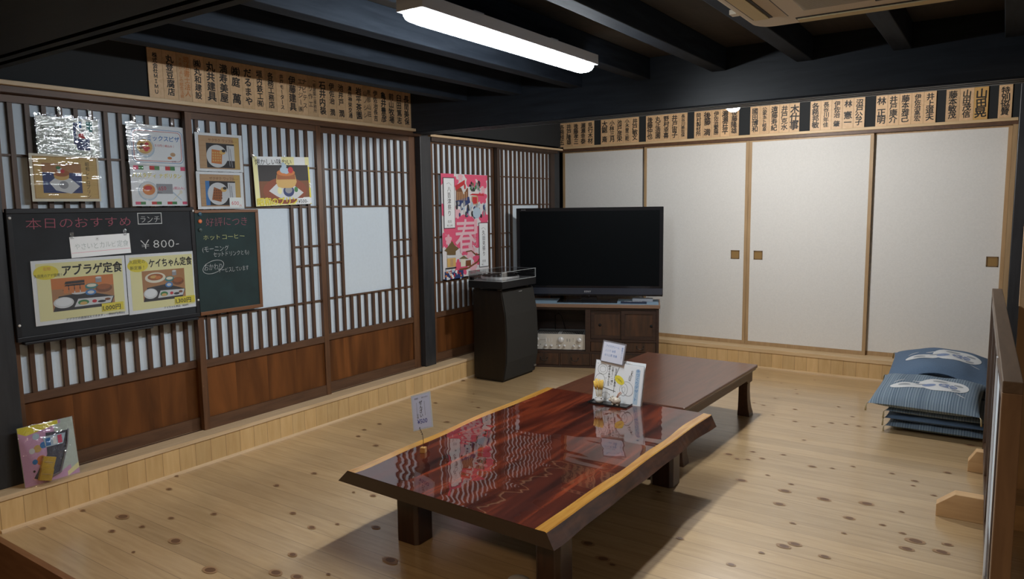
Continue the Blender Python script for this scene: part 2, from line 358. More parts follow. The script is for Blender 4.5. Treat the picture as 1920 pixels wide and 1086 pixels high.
# shoji
def shoji(n, xf, y0, y1, i0, i1, bars, cut, fm, label, pane=True):
    """stile outer y0..y1, inner i0..i1; bars = list of y; cut = indices stopped by the clear pane"""
    d = thing('door_%d' % n, label, 'sliding door', None, None, 'structure')
    t = .030; xb = xf - t
    b = MB()
    for a, c in ((y0, i0), (i1, y1)): b.box((xb, a, .1575), (xf, c, 1.8615), fm)
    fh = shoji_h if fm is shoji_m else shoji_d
    b.box((xb, i0, 1.828), (xf - .002, i1, 1.8615), fh); b.box((xb, i0, .502), (xf - .002, i1, .541), fh); b.box((xb, i0, .1575), (xf - .002, i1, .222), fh)
    b.build('frame', d)
    b = MB(); b.box((xb + .004, i0, .541), (xb + .006, i1, 1.828), paper_m); b.build('paper', d)
    b = MB(); b.box((xb + .006, i0, .222), (xb + .016, i1, .502), wains_m); b.build('wainscot_panel', d)
    b = MB(); k0, k1 = xb + .006, xf - .007; w = .0098
    lo, hi = bars[cut[0] - 1], bars[cut[-1] + 1]
    for i, y in enumerate(bars):
        if pane and i in cut:
            b.box((k0, y - w, .541), (k1, y + w, .768), lat_m); b.box((k0, y - w, 1.368), (k1, y + w, 1.828), lat_m)
        else: b.box((k0, y - w, .541), (k1, y + w, 1.828), lat_m)
    h = .0045; kk = k1 - .003
    b.box((k0, i0, 1.602 - h), (kk, i1, 1.602 + h), lat_m)
    if pane:
        b.box((k0, i0, 1.364 - h), (kk, i1, 1.364 + h), lat_m); b.box((k0, i0, .772 - h), (kk, i1, .772 + h), lat_m)
        for z in (1.121, 1.002):
            b.box((k0, i0, z - h), (kk, lo, z + h), lat_m); b.box((k0, hi, z - h), (kk, i1, z + h), lat_m)
    b.build('lattice', d)
    return d
sq = lambda a, s, n: [a + s * i for i in range(n)]
shoji(1, -3.588, 1.352, 2.275, 1.385, 2.237, sq(1.435, .0679, 12), range(3, 9), shoji_m, 'paper screen door behind the big black menu board, nearest of the left run')
shoji(2, -3.548, 2.222, 3.125, 2.258, 3.088, sq(2.291, .0662, 12), range(3, 9), shoji_m, 'paper screen door with the green chalkboard, middle of the left run')
shoji(3, -3.588, 3.085, 4.046, 3.12, 3.978, sq(3.179, .0673, 12), range(3, 9), shoji_m, 'bare paper screen door between green chalkboard and black post')
shoji(4, -3.588, 4.17, 5.052, 4.240, 5.017, sq(4.295, .0667, 11), range(2, 8), shoji_m, 'paper screen door carrying the red spring festival poster')
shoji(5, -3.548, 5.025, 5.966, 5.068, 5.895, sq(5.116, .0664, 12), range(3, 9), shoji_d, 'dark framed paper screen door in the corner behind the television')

# fusuma
def fusuma(n, Y, x0, x1, label, pull=None):
    d = thing('door_%d' % n, label, 'sliding door', None, None, 'structure')
    b = MB(); b.box((x0 + .022, Y + .004, .188), (x1 - .022, Y + .024, 1.845), fusuma_m); b.build('panel', d)
    b = MB()
    for a, c in ((x0, x0 + .024), (x1 - .024, x1)): b.box((a, Y, .1575), (c, Y + .028, 1.8575), jamb_m)
    b.box((x0 + .024, Y, .1575), (x1 - .024, Y + .028, .188), jamb_m); b.box((x0 + .024, Y, 1.845), (x1 - .024, Y + .028, 1.8575), jamb_m)
    b.build('frame', d)
    if pull:
        b = MB(); px, pz, s = pull; g = mat('pull_recess', (.30, .18, .06), .5); e = mat('pull_rim', (.20, .115, .045), .5)
        b.box((px - s, Y + .0028, pz - s), (px + s, Y + .0038, pz + s), g)
        for q in (((px - s, pz - s), (px + s, pz - s + .006)), ((px - s, pz + s - .008), (px + s, pz + s)), ((px - s, pz - s), (px - s + .007, pz + s)), ((px + s - .007, pz - s), (px + s, pz + s))):
            b.box((q[0][0], Y - .001, q[0][1]), (q[1][0], Y + .0038, q[1][1]), e)
        b.build('door_handle', d)
fusuma(6, 6.146, -3.562, -2.655, 'plain cream sliding door partly behind the television, leftmost of four')
fusuma(7, 6.112, -2.700, -1.772, 'plain cream sliding door just right of the television, second from left', (-1.868, .917, .036))
fusuma(8, 6.112, -1.770, -.842, 'plain cream sliding door third from left, with pull near its left edge', (-1.677, .917, .036))
fusuma(9, 6.146, -.885, .017, 'plain cream sliding door behind the cushions, rightmost of four', (-.055, .91, .036))

# ------------------------------------------------------------------ helpers for things drawn on the walls
def ray(px, py): return S.camera.matrix_world.to_3x3() @ Vector((px - 960, -(py - 543), -F_PX))
def PX(px, py, X):
    v = ray(px, py); t = X / v.x; return (v.y * t, 1.35 + v.z * t)
def PY(px, py, Y):
    v = ray(px, py); t = Y / v.y; return (v.x * t, 1.35 + v.z * t)
def UV(ox, oy, sc, X, y0, z0):      # readings of an enlarged crop -> metres on a sheet whose lower left corner is (y0, z0)
    def f(x, y):
        a, c = PX(ox + x / sc, oy + y / sc, X); return (a - y0, c - z0)
    return f
ORD = ['first', 'second', 'third', 'fourth', 'fifth', 'sixth', 'seventh', 'eighth', 'ninth', 'tenth', 'eleventh', 'twelfth', 'thirteenth', 'fourteenth', 'fifteenth', 'sixteenth', 'seventeenth', 'eighteenth', 'nineteenth', 'twentieth', 'twenty-first', 'twenty-second', 'twenty-third', 'twenty-fourth', 'twenty-fifth', 'twenty-sixth']

# ------------------------------------------------------------------ ceiling lamp, downlight, air conditioner
glow = mat('lamp_diffuser', (.9, .9, .9), .4, emit=(.90, .96, 1.0), es=LAMP_POWER)
lamp_white = mat('white_enamel', (.84, .87, .92), .4)
t = thing('ceiling_lamp', 'long white batten lamp glowing under the black joists', 'ceiling lamp', T(-1.6625, 2.485, 2.0))
b = MB(); b.box((-.0575, -.62, 0), (.0575, .62, .045), lamp_white); b.build('housing', t, bevel=.002)
b = MB()
prof = [(-.043, 0), (-.043, -.014), (-.036, -.028), (-.018, -.036), (.018, -.036), (.036, -.028), (.043, -.014), (.043, 0)]
sec = [(-.603, .72), (-.598, .86), (-.585, .96), (-.55, 1), (.55, 1), (.585, .96), (.598, .86), (.603, .72)]
vs = [(x * (k if k > .9 else .97), y, z * k) for y, k in sec for x, z in prof]; fs = []
for j in range(len(sec) - 1):
    for i in range(7): fs.append((j * 8 + i, j * 8 + i + 1, (j + 1) * 8 + i + 1, (j + 1) * 8 + i))
fs += [tuple(range(8)), tuple(range(len(vs) - 1, len(vs) - 9, -1))]
b.add(vs, fs, glow, True); b.build('diffuser', t)
for yy in (-.3, .24): b = MB(); b.box((-.12, yy, .045), (.03, yy + .06, .06), lamp_white); b.build('bracket', t)
BX, BY = -1.43, 4.58; BZ = 1.35 + (PY(1375, 210.5, BY)[1] - 1.35) + .045
t = thing('pendant_bulb', 'bare round white bulb glowing just behind the cross beam', 'bulb', T(BX, BY, BZ))
b = MB(); b.ball((0, 0, 0), .045, mat('bulb_glass', (.9, .9, .9), .4, emit=(1, .985, .95), es=PUCK_POWER), 12); b.build('bulb', t)
b = MB(); b.lathe([(.020, .038), (.020, .085), (.006, .095)], mat('white_socket', (.7, .7, .7), .4), 16); b.build('socket', t)
b = MB(); b.tube([(0, 0, .09), (0, 0, 2.18 - BZ)], .003, mat('black_flex', (.02, .02, .02), .6), 8); b.build('cord', t)

ac_m = mat('ivory_plastic', (.64, .57, .46), .8, spec=.1); ac_y = mat('warm_lit_plastic', (.60, .50, .30), .8, spec=.1); gap_m = mat('dark_gap', (.03, .025, .02), .7)  # louver yellow holds the warm light that falls on the flaps
t = thing('air_conditioner', 'ivory ceiling cassette air conditioner at the top right', 'air conditioner', T(-.365, 2.5, 2.025))
def rrect(hx, hy, r, n=5, cx=0, cy=0):
    P = []
    for sx, sy, a0 in ((1, 1, 0), (-1, 1, PI / 2), (-1, -1, PI), (1, -1, 3 * PI / 2)):
        for i in range(n + 1):
            a = a0 + PI / 2 * i / n; P.append((cx + sx * (hx - r) + r * math.cos(a), cy + sy * (hy - r) + r * math.sin(a)))
    return P
b = MB(); b.prism(rrect(.475, .475, .06), .006, .020, ac_m); b.prism(rrect(.462, .462, .06), 0, .006, ac_m); b.build('panel', t)
for k, (lab) in enumerate(range(4)):
    b = MB(); b.M = Matrix.Rotation(k * PI / 2, 4, 'Z')
    b.box((-.31, .375, -.003), (.31, .445, .0), gap_m); b.box((-.305, .385, -.007), (.305, .437, -.003), ac_y); b.build('louver', t)
b = MB(); b.box((-.325, -.325, -.003), (.325, .325, 0), gap_m); b.box((-.318, -.318, -.006), (.318, .318, -.003), ac_m)
gr = mat('grille_mesh', (.40, .34, .24), .6)
b.box((-.255, -.255, -.0065), (.255, .255, -.006), gap_m)
for i in range(52): y = -.25 + i * .0098; b.box((-.255, y, -.0085), (.255, y + .0058, -.0065), gr)
b.box((-.03, .262, -.010), (.03, .274, -.006), gap_m)
b.build('intake_grille', t)
b = MB(); b.box((-.40, -.40, .020), (.40, .40, .15), ac_m); b.build('casing', t)
b = MB(); b.box((-.50, .20, .004), (-.475, .24, .02), ac_m); b.build('corner_clip', t)

# ------------------------------------------------------------------ wooden plaques
LEFT = [['株式会社ＭＩＭＵ'], ['丸登豆腐店'], ['司法書士法人', 'そめいよしの総合法務'], ['㈱丸和建設'], ['丸共建具'], ['満寿美屋'], ['㈱庭 萬'], ['だるまや'], ['垣内鉄工㈲'], ['各務工務店'], ['井戸モータース'], ['伊藤建具'], ['ナビテス', 'エナジー㈱'], ['一級建築士事務所', 'リ作工'], ['石井内装'], ['伊佐治 潤'], ['池井戸 潤'], ['濃飛神栄交通'], ['岩平茶園'], ['恵那山荘', '山ノシシ'], ['伊佐治長吉'], ['亀井豊彦'], ['前山牧場'], ['臼田篤志'], ['長間美保'], ['各務勝美']]
def plaque(cols, w, h, M, label, group, m=plaque_m, c=None, big=1.0):
    b = MB(); b.box((.0006, 0, 0), (w - .0006, h, .007), m)
    c = c or ink
    n = len(cols)
    for k, tx in enumerate(cols):
        L = sum(.6 if q == ' ' else 1 for q in tx)
        g = min((h * .86) / L, w * (1.02 if n == 1 else .50)) * big
        tot = L * g
        x = w / 2 if n == 1 else w * (.70 - .42 * k)
        st = min(1.25, h * .84 / tot)
        b.text(tx, x, h / 2 + tot * st / 2 - (0 if n == 1 else k * .01 - .005), g * .98, c, .0073, .026 if n == 1 else .010, jit=.7, vert=True, vstep=st, sx=min(1, w * .92 / g))
    o = b.build('name_plaque', None, M); tag(o, label, 'plaque', group); return o
y0, y1 = 2.040, 4.034; w = (y1 - y0) / 26
for i, tx in enumerate(LEFT):
    plaque(tx, w, .247, LW(y0 + i * w, 1.9085, -3.552), 'pale plaque on the left wall ledge, %s from left end%s' % (ORD[i], ', orange writing' if i == 2 else ', two writing columns' if len(tx) > 1 else ''),
           'plaques in a row on the left wall', c=orange_ink if i == 2 else None)
BACK = [(1046.5, 1113, ['各務椋五', '井戸隆雄', '後藤孝三', '瀬瀬幸泰', '見行木材']), (1126, 1197, ['大鋸 斎', '小林三月', '池戸彦栄', '小木曽三乾', '井戸敏文']), (1210.5, 1288, ['後藤仲也', '丸正造園', '野村幸喜', '井戸宙子', '長谷川美佐保']),
        (1301, 1384.7, ['岡村製材所', '後藤 満', '伊佐治繁勝', '瀬瀬荘平', '後藤隆雄']), (1405.8, 1498, ['國田博和', '公家本卜岐阜', '遠藤寿紀', '井戸克水', '木仕事']), (1518, 1620, ['各務邦敏', '長谷川年佳', '伊佐治 肇', '林 憲一', '沼戸公子']),
        (1640.5, 1753, ['林 正明', '井戸康介', '藤本雅己', '伊佐治高宏', '井上道夫']), (1771, 1850, ['藤本敏茂', '山田茂信', '山田晃']), (1869, 1895, ['特別協賛'])]
GN = ['leftmost', 'second', 'third', 'fourth', 'fifth', 'sixth', 'seventh', 'eighth', 'lone rightmost']
for g, (a, c, names) in enumerate(BACK):
    xa = PY(a, 240, 6.085)[0]; xc = PY(c, 240, 6.085)[0]; w = (xc - xa) / len(names)
    for i, tx in enumerate(names):
        lab = ('pale plaque at the right end over the plain doors, standing alone' if g == 8 else 'pale plaque over the plain doors, %s in the %s cluster from the left' % (ORD[i], GN[g]))
        if g == 7 and i == 2: lab = 'yellowed plaque over the plain doors, last of the eighth cluster'
        plaque([tx], w, .232, BW(xa + i * w, 1.9025, 6.0985), lab, 'plaques in clusters over the plain sliding doors', plaque_y if (g == 7 and i == 2) else plaque_m, big=1.08)

# ------------------------------------------------------------------ sheets, sleeves
def sleeve(name, scale, rot, strength, gloss=.10, rough=.06):
    if name in MATS: return MATS[name]
    m = bpy.data.materials.new(name); m.use_nodes = True; n = m.node_tree.nodes; l = m.node_tree.links; n.clear()
    out = n.new('ShaderNodeOutputMaterial'); mx = n.new('ShaderNodeMixShader'); tr = n.new('ShaderNodeBsdfTransparent'); gl = n.new('ShaderNodeBsdfGlossy')
    gl.inputs['Roughness'].default_value = rough; tr.inputs[0].default_value = (1, 1, 1, 1)
    tc = n.new('ShaderNodeTexCoord'); mp = n.new('ShaderNodeMapping'); mp.inputs['Scale'].default_value = scale; mp.inputs['Rotation'].default_value = (0, 0, rot)
    l.new(tc.outputs['Object'], mp.inputs[0]); ns = n.new('ShaderNodeTexNoise'); ns.inputs['Scale'].default_value = 1; ns.inputs['Detail'].default_value = 2.5; ns.inputs['Distortion'].default_value = .8
    l.new(mp.outputs[0], ns.inputs['Vector'])
    bp = n.new('ShaderNodeBump'); bp.inputs['Strength'].default_value = 1; bp.inputs['Distance'].default_value = strength; l.new(ns.outputs['Fac'], bp.inputs['Height']); l.new(bp.outputs[0], gl.inputs['Normal'])
    fr = n.new('ShaderNodeFresnel'); fr.inputs['IOR'].default_value = 1.45
    l.new(mathn(n, l, 'ADD', mathn(n, l, 'MULTIPLY', fr.outputs[0], .6), gloss), mx.inputs[0])
    l.new(tr.outputs[0], mx.inputs[1]); l.new(gl.outputs[0], mx.inputs[2]); l.new(mx.outputs[0], out.inputs[0]); MATS[name] = m; return m
film_w = sleeve('crinkled_clear_film', (16, 38, 10), .3, .0065, .05, .035)
film_s = sleeve('clear_film', (5, 30, 4), .1, .0035, .02, .035)
film_m = sleeve('clear_laminate', (3, 8, 4), .1, .003, .01, .15)
film_g = sleeve('clear_acrylic', (1, 1, 1), 0, 0, .06, .04)
tape_m = sleeve('clear_tape', (90, 60, 50), 0, .004, .18, .12)
def c_(name, r, g, bl, ro=.55): return mat(name, (r, g, bl), ro)
white = c_('paper_white', .82, .85, .88); cream = c_('paper_cream', .78, .74, .60); gold = c_('ochre_paper', .60, .40, .14); paleyel = c_('pale_yellow_paper', .84, .80, .42); yel = c_('bright_yellow', .80, .68, .06)
tanw = c_('photo_wood', .42, .20, .08); tanl = c_('photo_light_wood', .52, .33, .18); navy = c_('photo_navy', .025, .045, .16); dark = c_('photo_dark', .025, .022, .025); brn = c_('photo_brown', .20, .07, .025); caramel = c_('photo_caramel', .36, .11, .03); custard = c_('photo_custard', .66, .42, .14)
redp = c_('photo_red', .55, .03, .04); green = c_('photo_green', .05, .22, .07); plate = c_('photo_plate', .66, .68, .70); grey = c_('photo_grey', .30, .31, .34); pink = c_('print_pink', .74, .10, .20); lpink = c_('print_light_pink', .80, .45, .52); teal = c_('photo_teal', .04, .22, .22); orng = c_('photo_orange', .62, .20, .05); bluep = c_('print_blue', .05, .20, .50); skyb = c_('print_pale_blue', .45, .58, .70)
chalk_w = c_('white_chalk', .55, .57, .58, .9); chalk_p = c_('pink_chalk', .34, .10, .14, .9); chalk_y = c_('yellow_chalk', .50, .52, .22, .9)
def sheet(name, W_, H_, M, base=None, th=.0012):
    b = MB(); b.box((0, 0, 0), (W_, H_, th), base or white); return b
D0 = .0016
def tape(parent, pts):
    for x, y, w_, h_ in pts:
        b = MB(); b.box((x - w_ / 2, y - h_ / 2, .002), (x + w_ / 2, y + h_ / 2, .0024), tape_m); b.build('tape', parent)

# poster A: crinkled sleeve, printed sheet with a blue photo
X = -3.572; y0, z0, w, h = 1.522, 1.612, .268, .168
b = sheet('a', w, h, None, c_('paper_greenish', .58, .62, .58)); u = UV(0, 180, 4.937, X, y0, z0)
b.text('キューピット', .014, h - .060, .025, ink, D0, .012); b.text('ふわふわプリン', .03, h - .092, .016, ink, D0, .004); b.text('セット', .05, .045, .018, ink, D0, .004); b.text('おためし下さい', .10, .012, .014, green, D0)
b.rect(w * .58, .05, w * .66, .15, navy, D0); b.rect(w * .62, .025, w * .84, .085, navy, D0 + .0002); b.rect(w * .80, .11, w * .90, .158, teal, D0); b.rect(w * .62, .075, w * .80, .12, grey, D0 + .0004); b.ell(w * .72, .09, .018, .012, redp, D0 + .0006); b.ell(w * .80, .10, .016, .02, plate, D0 + .0006); b.rect(w * .68, .125, w * .72, .155, bluep, D0 + .0004)
t = b.build('menu_poster', None, LW(y0, z0, X)); tag(t, 'greenish menu sheet in a crinkled clear sleeve, upper left of the posters', 'poster')
b = MB(); b.box((-.005, -.006, .003), (w + .007, h + .012, .0034), film_w); b.build('plastic_sleeve', t); tape(t, [(.10, h + .03, .012, .035), (.235, h + .03, .014, .03)])
# poster B: ochre sheet with a pudding photo
y0, z0, w, h = 1.480, 1.400, .296, .212; X = -3.566
b = sheet('b', w, h, None, cream); b.rect(.012, .012, w - .008, h - .010, gold, D0); b.frame(.014, .014, w - .010, h - .012, .0012, brn, D0 + .0002)
b.rect(.048, .038, .215, .172, navy, D0 + .0002); b.rect(.048, .13, .215, .172, tanw, D0 + .0004)
b.poly([(.075, .085), (.10, .05), (.165, .035), (.205, .07), (.165, .105), (.105, .11)], plate, D0 + .0006); b.ell(.135, .075, .020, .018, grey, D0 + .0008)
b.ell(.128, .112, .032, .016, custard, D0 + .001); b.rect(.096, .112, .160, .128, custard, D0 + .001); b.ell(.128, .128, .034, .016, caramel, D0 + .0012); b.ell(.122, .142, .011, .011, plate, D0 + .0014); b.ell(.133, .137, .009, .009, redp, D0 + .0016); b.ell(.116, .152, .010, .007, green, D0 + .0016)
b.text('昭和レトロプリン', .243, h - .03, .021, ink, D0 + .0002, .002, vert=True, sx=.9)
t = b.build('menu_poster', None, LW(y0, z0, X)); tag(t, 'ochre menu sheet with pudding photo below the crinkled sleeve', 'poster')
b = MB(); b.box((-.004, -.006, .004), (w + .006, h + .002, .0044), film_s); b.build('plastic_sleeve', t); tape(t, [(w - .02, h, .05, .012)])
# posters C1, C2
y0, z0, w, h = 1.926, 1.580, .298, .200; X = -3.572
b = sheet('c1', w, h, None)
for k, (r, cm) in enumerate(((.020, bluep), (.028, redp))):
    P = rrect(w / 2 - r + .004, h / 2 - r + .002, .022, 5, w / 2 + .004, h / 2 - .004); b.line(P + [P[0]], .0022, cm, D0)
b.text('ミックスピザ', .095, h - .075, .030, bluep, D0, .012); b.text('６５０円（税込み）', .12, h - .105, .014, redp, D0)
b.ell(.085, .085, .050, .048, skyb, D0); b.ell(.085, .088, .046, .043, plate, D0 + .0002); b.ell(.083, .092, .040, .036, custard, D0 + .0004)
for x, y in ((.07, .10), (.095, .105), (.08, .085), (.10, .085), (.065, .085), (.09, .075)): b.ell(x, y, .011, .008, redp if x > .075 else brn, D0 + .0006)
b.ell(.23, .058, .014, .010, tanl, D0); b.ell(.212, .04, .012, .007, orng, D0); b.text('ピザ', .222, .018, .012, ink2, D0)
t = b.build('menu_poster', None, LW(y0, z0, X)); tag(t, 'white menu sheet with red and blue rounded border and pizza', 'poster')
b = MB(); b.box((-.006, -.004, .003), (w + .006, h + .010, .0034), film_s); b.build('plastic_sleeve', t); tape(t, [(.04, h + .02, .012, .03), (.235, h + .022, .012, .035)])
y0, z0, w, h = 1.928, 1.376, .296, .205
b = sheet('c2', w, h, None)
for yy, hh in ((h - .024, .020), (.008, .014)):
    for i in range(4):
        x = .016 + i * .083; b.rect(x, yy, x + .026, yy + hh, pink if i in (0, 3) else redp, D0)
        if i < 3: b.rect(x + .026, yy, x + .052, yy + hh, green, D0)
b.text('パスタディ ナポリタン', .008, h - .062, .027, yel, D0, .008, sx=.95)
b.ell(.085, .075, .052, .048, skyb, D0); b.ell(.085, .078, .047, .043, plate, D0 + .0002); b.ell(.088, .082, .033, .027, orng, D0 + .0004); b.ell(.085, .090, .02, .012, redp, D0 + .0006)
b.rect(.128, .062, .215, .112, grey, D0); b.text('650', .137, .078, .028, red_ink, D0 + .0002, .004, rot=.08); b.text('(税込)', .130, .064, .010, ink2, D0 + .0002); b.text('(税込み)', .218, .085, .017, pink, D0)
b.line([(.215, .03), (.26, .07)], .005, cream, D0); b.line([(.215, .07), (.26, .03)], .005, skyb, D0 + .0002); b.ell(.26, .072, .008, .010, cream, D0)
t = b.build('menu_poster', None, LW(y0, z0, X)); tag(t, 'white menu sheet with red and green flag bands and pasta', 'poster')
b = MB(); b.box((-.006, -.004, .003), (w + .006, h - .002, .0034), film_s); b.build('plastic_sleeve', t)
# posters D1, D2: waffle photos
for k, (z0, h, lab) in enumerate(((1.558, .202, 'white framed waffle photo sheet, upper of the two above the green chalkboard'), (1.357, .199, 'white framed waffle photo sheet with handwritten price, just above the green chalkboard'))):
    y0, w, X = 2.256 + .006 * (1 - k), .284, -3.535
    b = sheet('d', w, h, None); b.rect(.020, .014, w - .020, h - .014, tanl, D0); b.rect(w - .06, .014, w - .020, h - .014, gold, D0 + .0001); b.frame(.020, .014, w - .020, h - .014, .0012, brn, D0 + .0003)
    for i in range(6): b.rect(.021, .03 + i * .026, .07, .031 + i * .026, tanw, D0 + .0002)
    b.text('ザクザク ワッフル' if k else 'サクサク ワッフル', .075, h - .043, .019, brn, D0 + .0004, .006); b.text('プレーン', .212, h - .042, .010, brn, D0 + .0004)
    b.rect(.062, .02, .232, .150, dark, D0 + .0002); b.rect(.185, .06, .232, .142, plate, D0 + .0004)
    if k: b.rect(.050, .02, .074, .150, bluep, D0 + .0002)
    b.ell(.125, .082, .064, .060, plate, D0 + .0006, n=28)
    b.poly([(.088, .045), (.150, .040), (.158, .112), (.094, .118)] if not k else [(.085, .05), (.14, .038), (.15, .10), (.10, .118)], caramel if k else orng, D0 + .0008)
    for i in range(4):
        for j in range(4): b.rect(.096 + i * .014, .054 + j * .014, .105 + i * .014, .063 + j * .014, custard if not k else brn, D0 + .001)
    b.ell(.158, .105, .018, .013, custard, D0 + .001); b.ell(.165, .112, .012, .008, dark, D0 + .0012)
    b.line([(.200, .03), (.195, .135)], .004, grey, D0 + .001); b.line([(.215, .025), (.205, .125)], .004, grey, D0 + .001)
    t = b.build('menu_poster', None, LW(y0, z0, X)); tag(t, lab, 'poster')
    b = MB(); b.box((-.004, -.003, .003), (w + .004, h + .003, .0034), film_s); b.build('plastic_sleeve', t)
    if k:
        b = MB(); b.rect(.19, .006, .272, .062, c_('price_slip', .62, .66, .66), .0037); b.text('600', .20, .022, .030, red_ink, .004, 0, rot=-.05); b.text('円', .250, .012, .014, red_ink, .004); b.build('price_slip', t)
    else: tape(t, [(.022, h + .01, .012, .03)])
# poster E: pudding
y0, z0, w, h, X = 2.618, 1.368, .402, .282, -3.535
b = sheet('e', w, h, None); b.rect(.0, .0, .03, h, paleyel, D0); b.rect(.2, h - .05, .29, h, paleyel, D0); b.rect(w - .012, 0, w, h * .8, yel, D0); b.rect(w - .03, h - .05, w, h, paleyel, D0 + .0002); b.rect(0, 0, w * .7, .05, paleyel, D0)
b.rect(.032, .042, w - .012, h - .048, brn, D0 + .0004); b.rect(.032, h - .14, w - .012, h - .048, dark, D0 + .0006)
b.ell(.212, .085, .158, .078, c_('photo_lacquer', .26, .06, .025), D0 + .0008, n=32)
b.poly([(.095, .085), (.145, .055), (.20, .03), (.29, .035), (.345, .07), (.30, .10), (.26, .125), (.15, .125)], plate, D0 + .001); b.ell(.235, .082, .040, .034, navy, D0 + .0012); b.ell(.235, .088, .026, .02, grey, D0 + .0014); b.ell(.17, .085, .016, .02, paleyel, D0 + .0012); b.ell(.29, .09, .014, .016, green, D0 + .0012)
b.poly([(.148, .135), (.160, .108), (.190, .10), (.26, .10), (.285, .112), (.298, .135), (.29, .178), (.156, .178)], custard, D0 + .0016); b.poly([(.156, .15), (.29, .15), (.288, .19), (.158, .19)], caramel, D0 + .0018); b.ell(.223, .19, .066, .020, orng, D0 + .002)
for x, y, r in ((.205, .205, .024), (.225, .20, .022), (.213, .228, .018), (.208, .243, .010)): b.ell(x, y, r, r * .8, skyb, D0 + .0022)
b.ell(.258, .205, .019, .019, redp, D0 + .0024)
b.text('懐かしい味わい', .012, h - .044, .038, ink, D0 + .0006, .002); b.text('昭和のプリン', .006, .006, .050, yel, D0 + .0026, .022, step=.98)
b.rect(.292, .004, w - .002, .038, white, D0 + .0028); b.text('¥500-', .296, .008, .030, ink, D0 + .003, .006, step=.95)
t = b.build('menu_poster', None, LW(y0, z0, X, .035)); tag(t, 'yellow pudding poster tilted above the middle paper screen door', 'poster')
tape(t, [(.006, h, .018, .03), (.22, h + .006, .012, .025), (w - .004, h * .4, .014, .03)])

# ------------------------------------------------------------------ black menu board
X, y0, z0 = -3.526, 1.356, .787; w, h = .870, .582
bf = mat('black_board_frame', (.014, .014, .017), .45, spec=.3)
t = thing('menu_board', 'large black chalkboard hung on the nearest paper screen door', 'chalkboard', LW(y0, z0, X))
b = MB(); b.box((.02, .02, -.018), (w - .02, h - .02, -.004), board_black)
u = UV(0, 380, 4.021, X - .004, y0, z0); Z = -.0035
def wr(b, s_, p0, p1, m, off=-.012, jit=.5, z=Z, sx=None):    # text between two crop readings (lower left, upper right)
    (x0, ya), (x1, yb) = p0, p1; hh = (yb - ya); n = sum(.45 if q == ' ' else (1.0 if ord(q) > 0x2e00 else .66) for q in s_)
    b.text(s_, x0, ya, hh * 1.08, m, z, off, jit=jit, sx=(x1 - x0) / (n * hh * 1.08 * .98), rot=0)
wr(b, '本日のおすすめ', u(190, 195), u(990, 95), chalk_p); wr(b, 'ランチ', u(1052, 150), u(1205, 92), chalk_w)
x0, ya = u(1040, 165); x1, yb = u(1216, 75); b.frame(x0, ya, x1, yb, .0035, chalk_w, Z)
wr(b, '￥800-', u(1040, 350), u(1420, 250), chalk_w); 
b.build('writing_surface', t)
b = MB()
for q in (((0, 0), (w, .022)), ((0, h - .022), (w, h)), ((0, .022), (.022, h - .022)), ((w - .022, .022), (w, h - .022))): b.box((q[0][0], q[0][1], -.02), (q[1][0], q[1][1], 0), bf)
b.build('frame', t, bevel=.003)
b = MB(); b.box((.02, -.012, -.02), (w - .02, .0, .018), bf); b.box((.38, -.02, .0), (.60, -.012, .02), bf); b.build('chalk_tray', t, bevel=.003)
for zz in (.05, h - .10): b = MB(); b.box((.05, zz, -.061), (.80, zz + .05, -.02), lat_m); b.build('mounting_batten', t)
pin = mat('white_pin', (.7, .7, .7), .4)
for x, y in ((.012, h - .04), (.012, .075), (w - .006, h - .02), (w - .008, .09)):
    b = MB(); b.lathe([(.006, 0), (.006, .002), (.002, .004)], pin, 10, (x, y, 0)); b.build('screw_head', t)
# paper strip with the day's dish
xa, ya = u(560, 418); w_, h_ = .275, .096
b = sheet('n', w_, h_, None); b.text('やさいとカルビ定食', .016, .038, .033, c_('pencil_grey', .35, .42, .42), D0, -.012, jit=.8, sx=.86); b.text('㊍', .112, .072, .020, ink2, D0, -.01); b.line([(.004, .022), (w_ - .004, .024)], .0012, pink, D0)
t = b.build('paper_strip', None, LW(y0 + xa - .012, z0 + ya, X - .0035, .03)); tag(t, 'white handwritten paper strip taped on the black chalkboard', 'paper note'); tape(t, [(.012, h_ + .006, .016, .03), (w_ - .02, h_ + .006, .016, .03)])
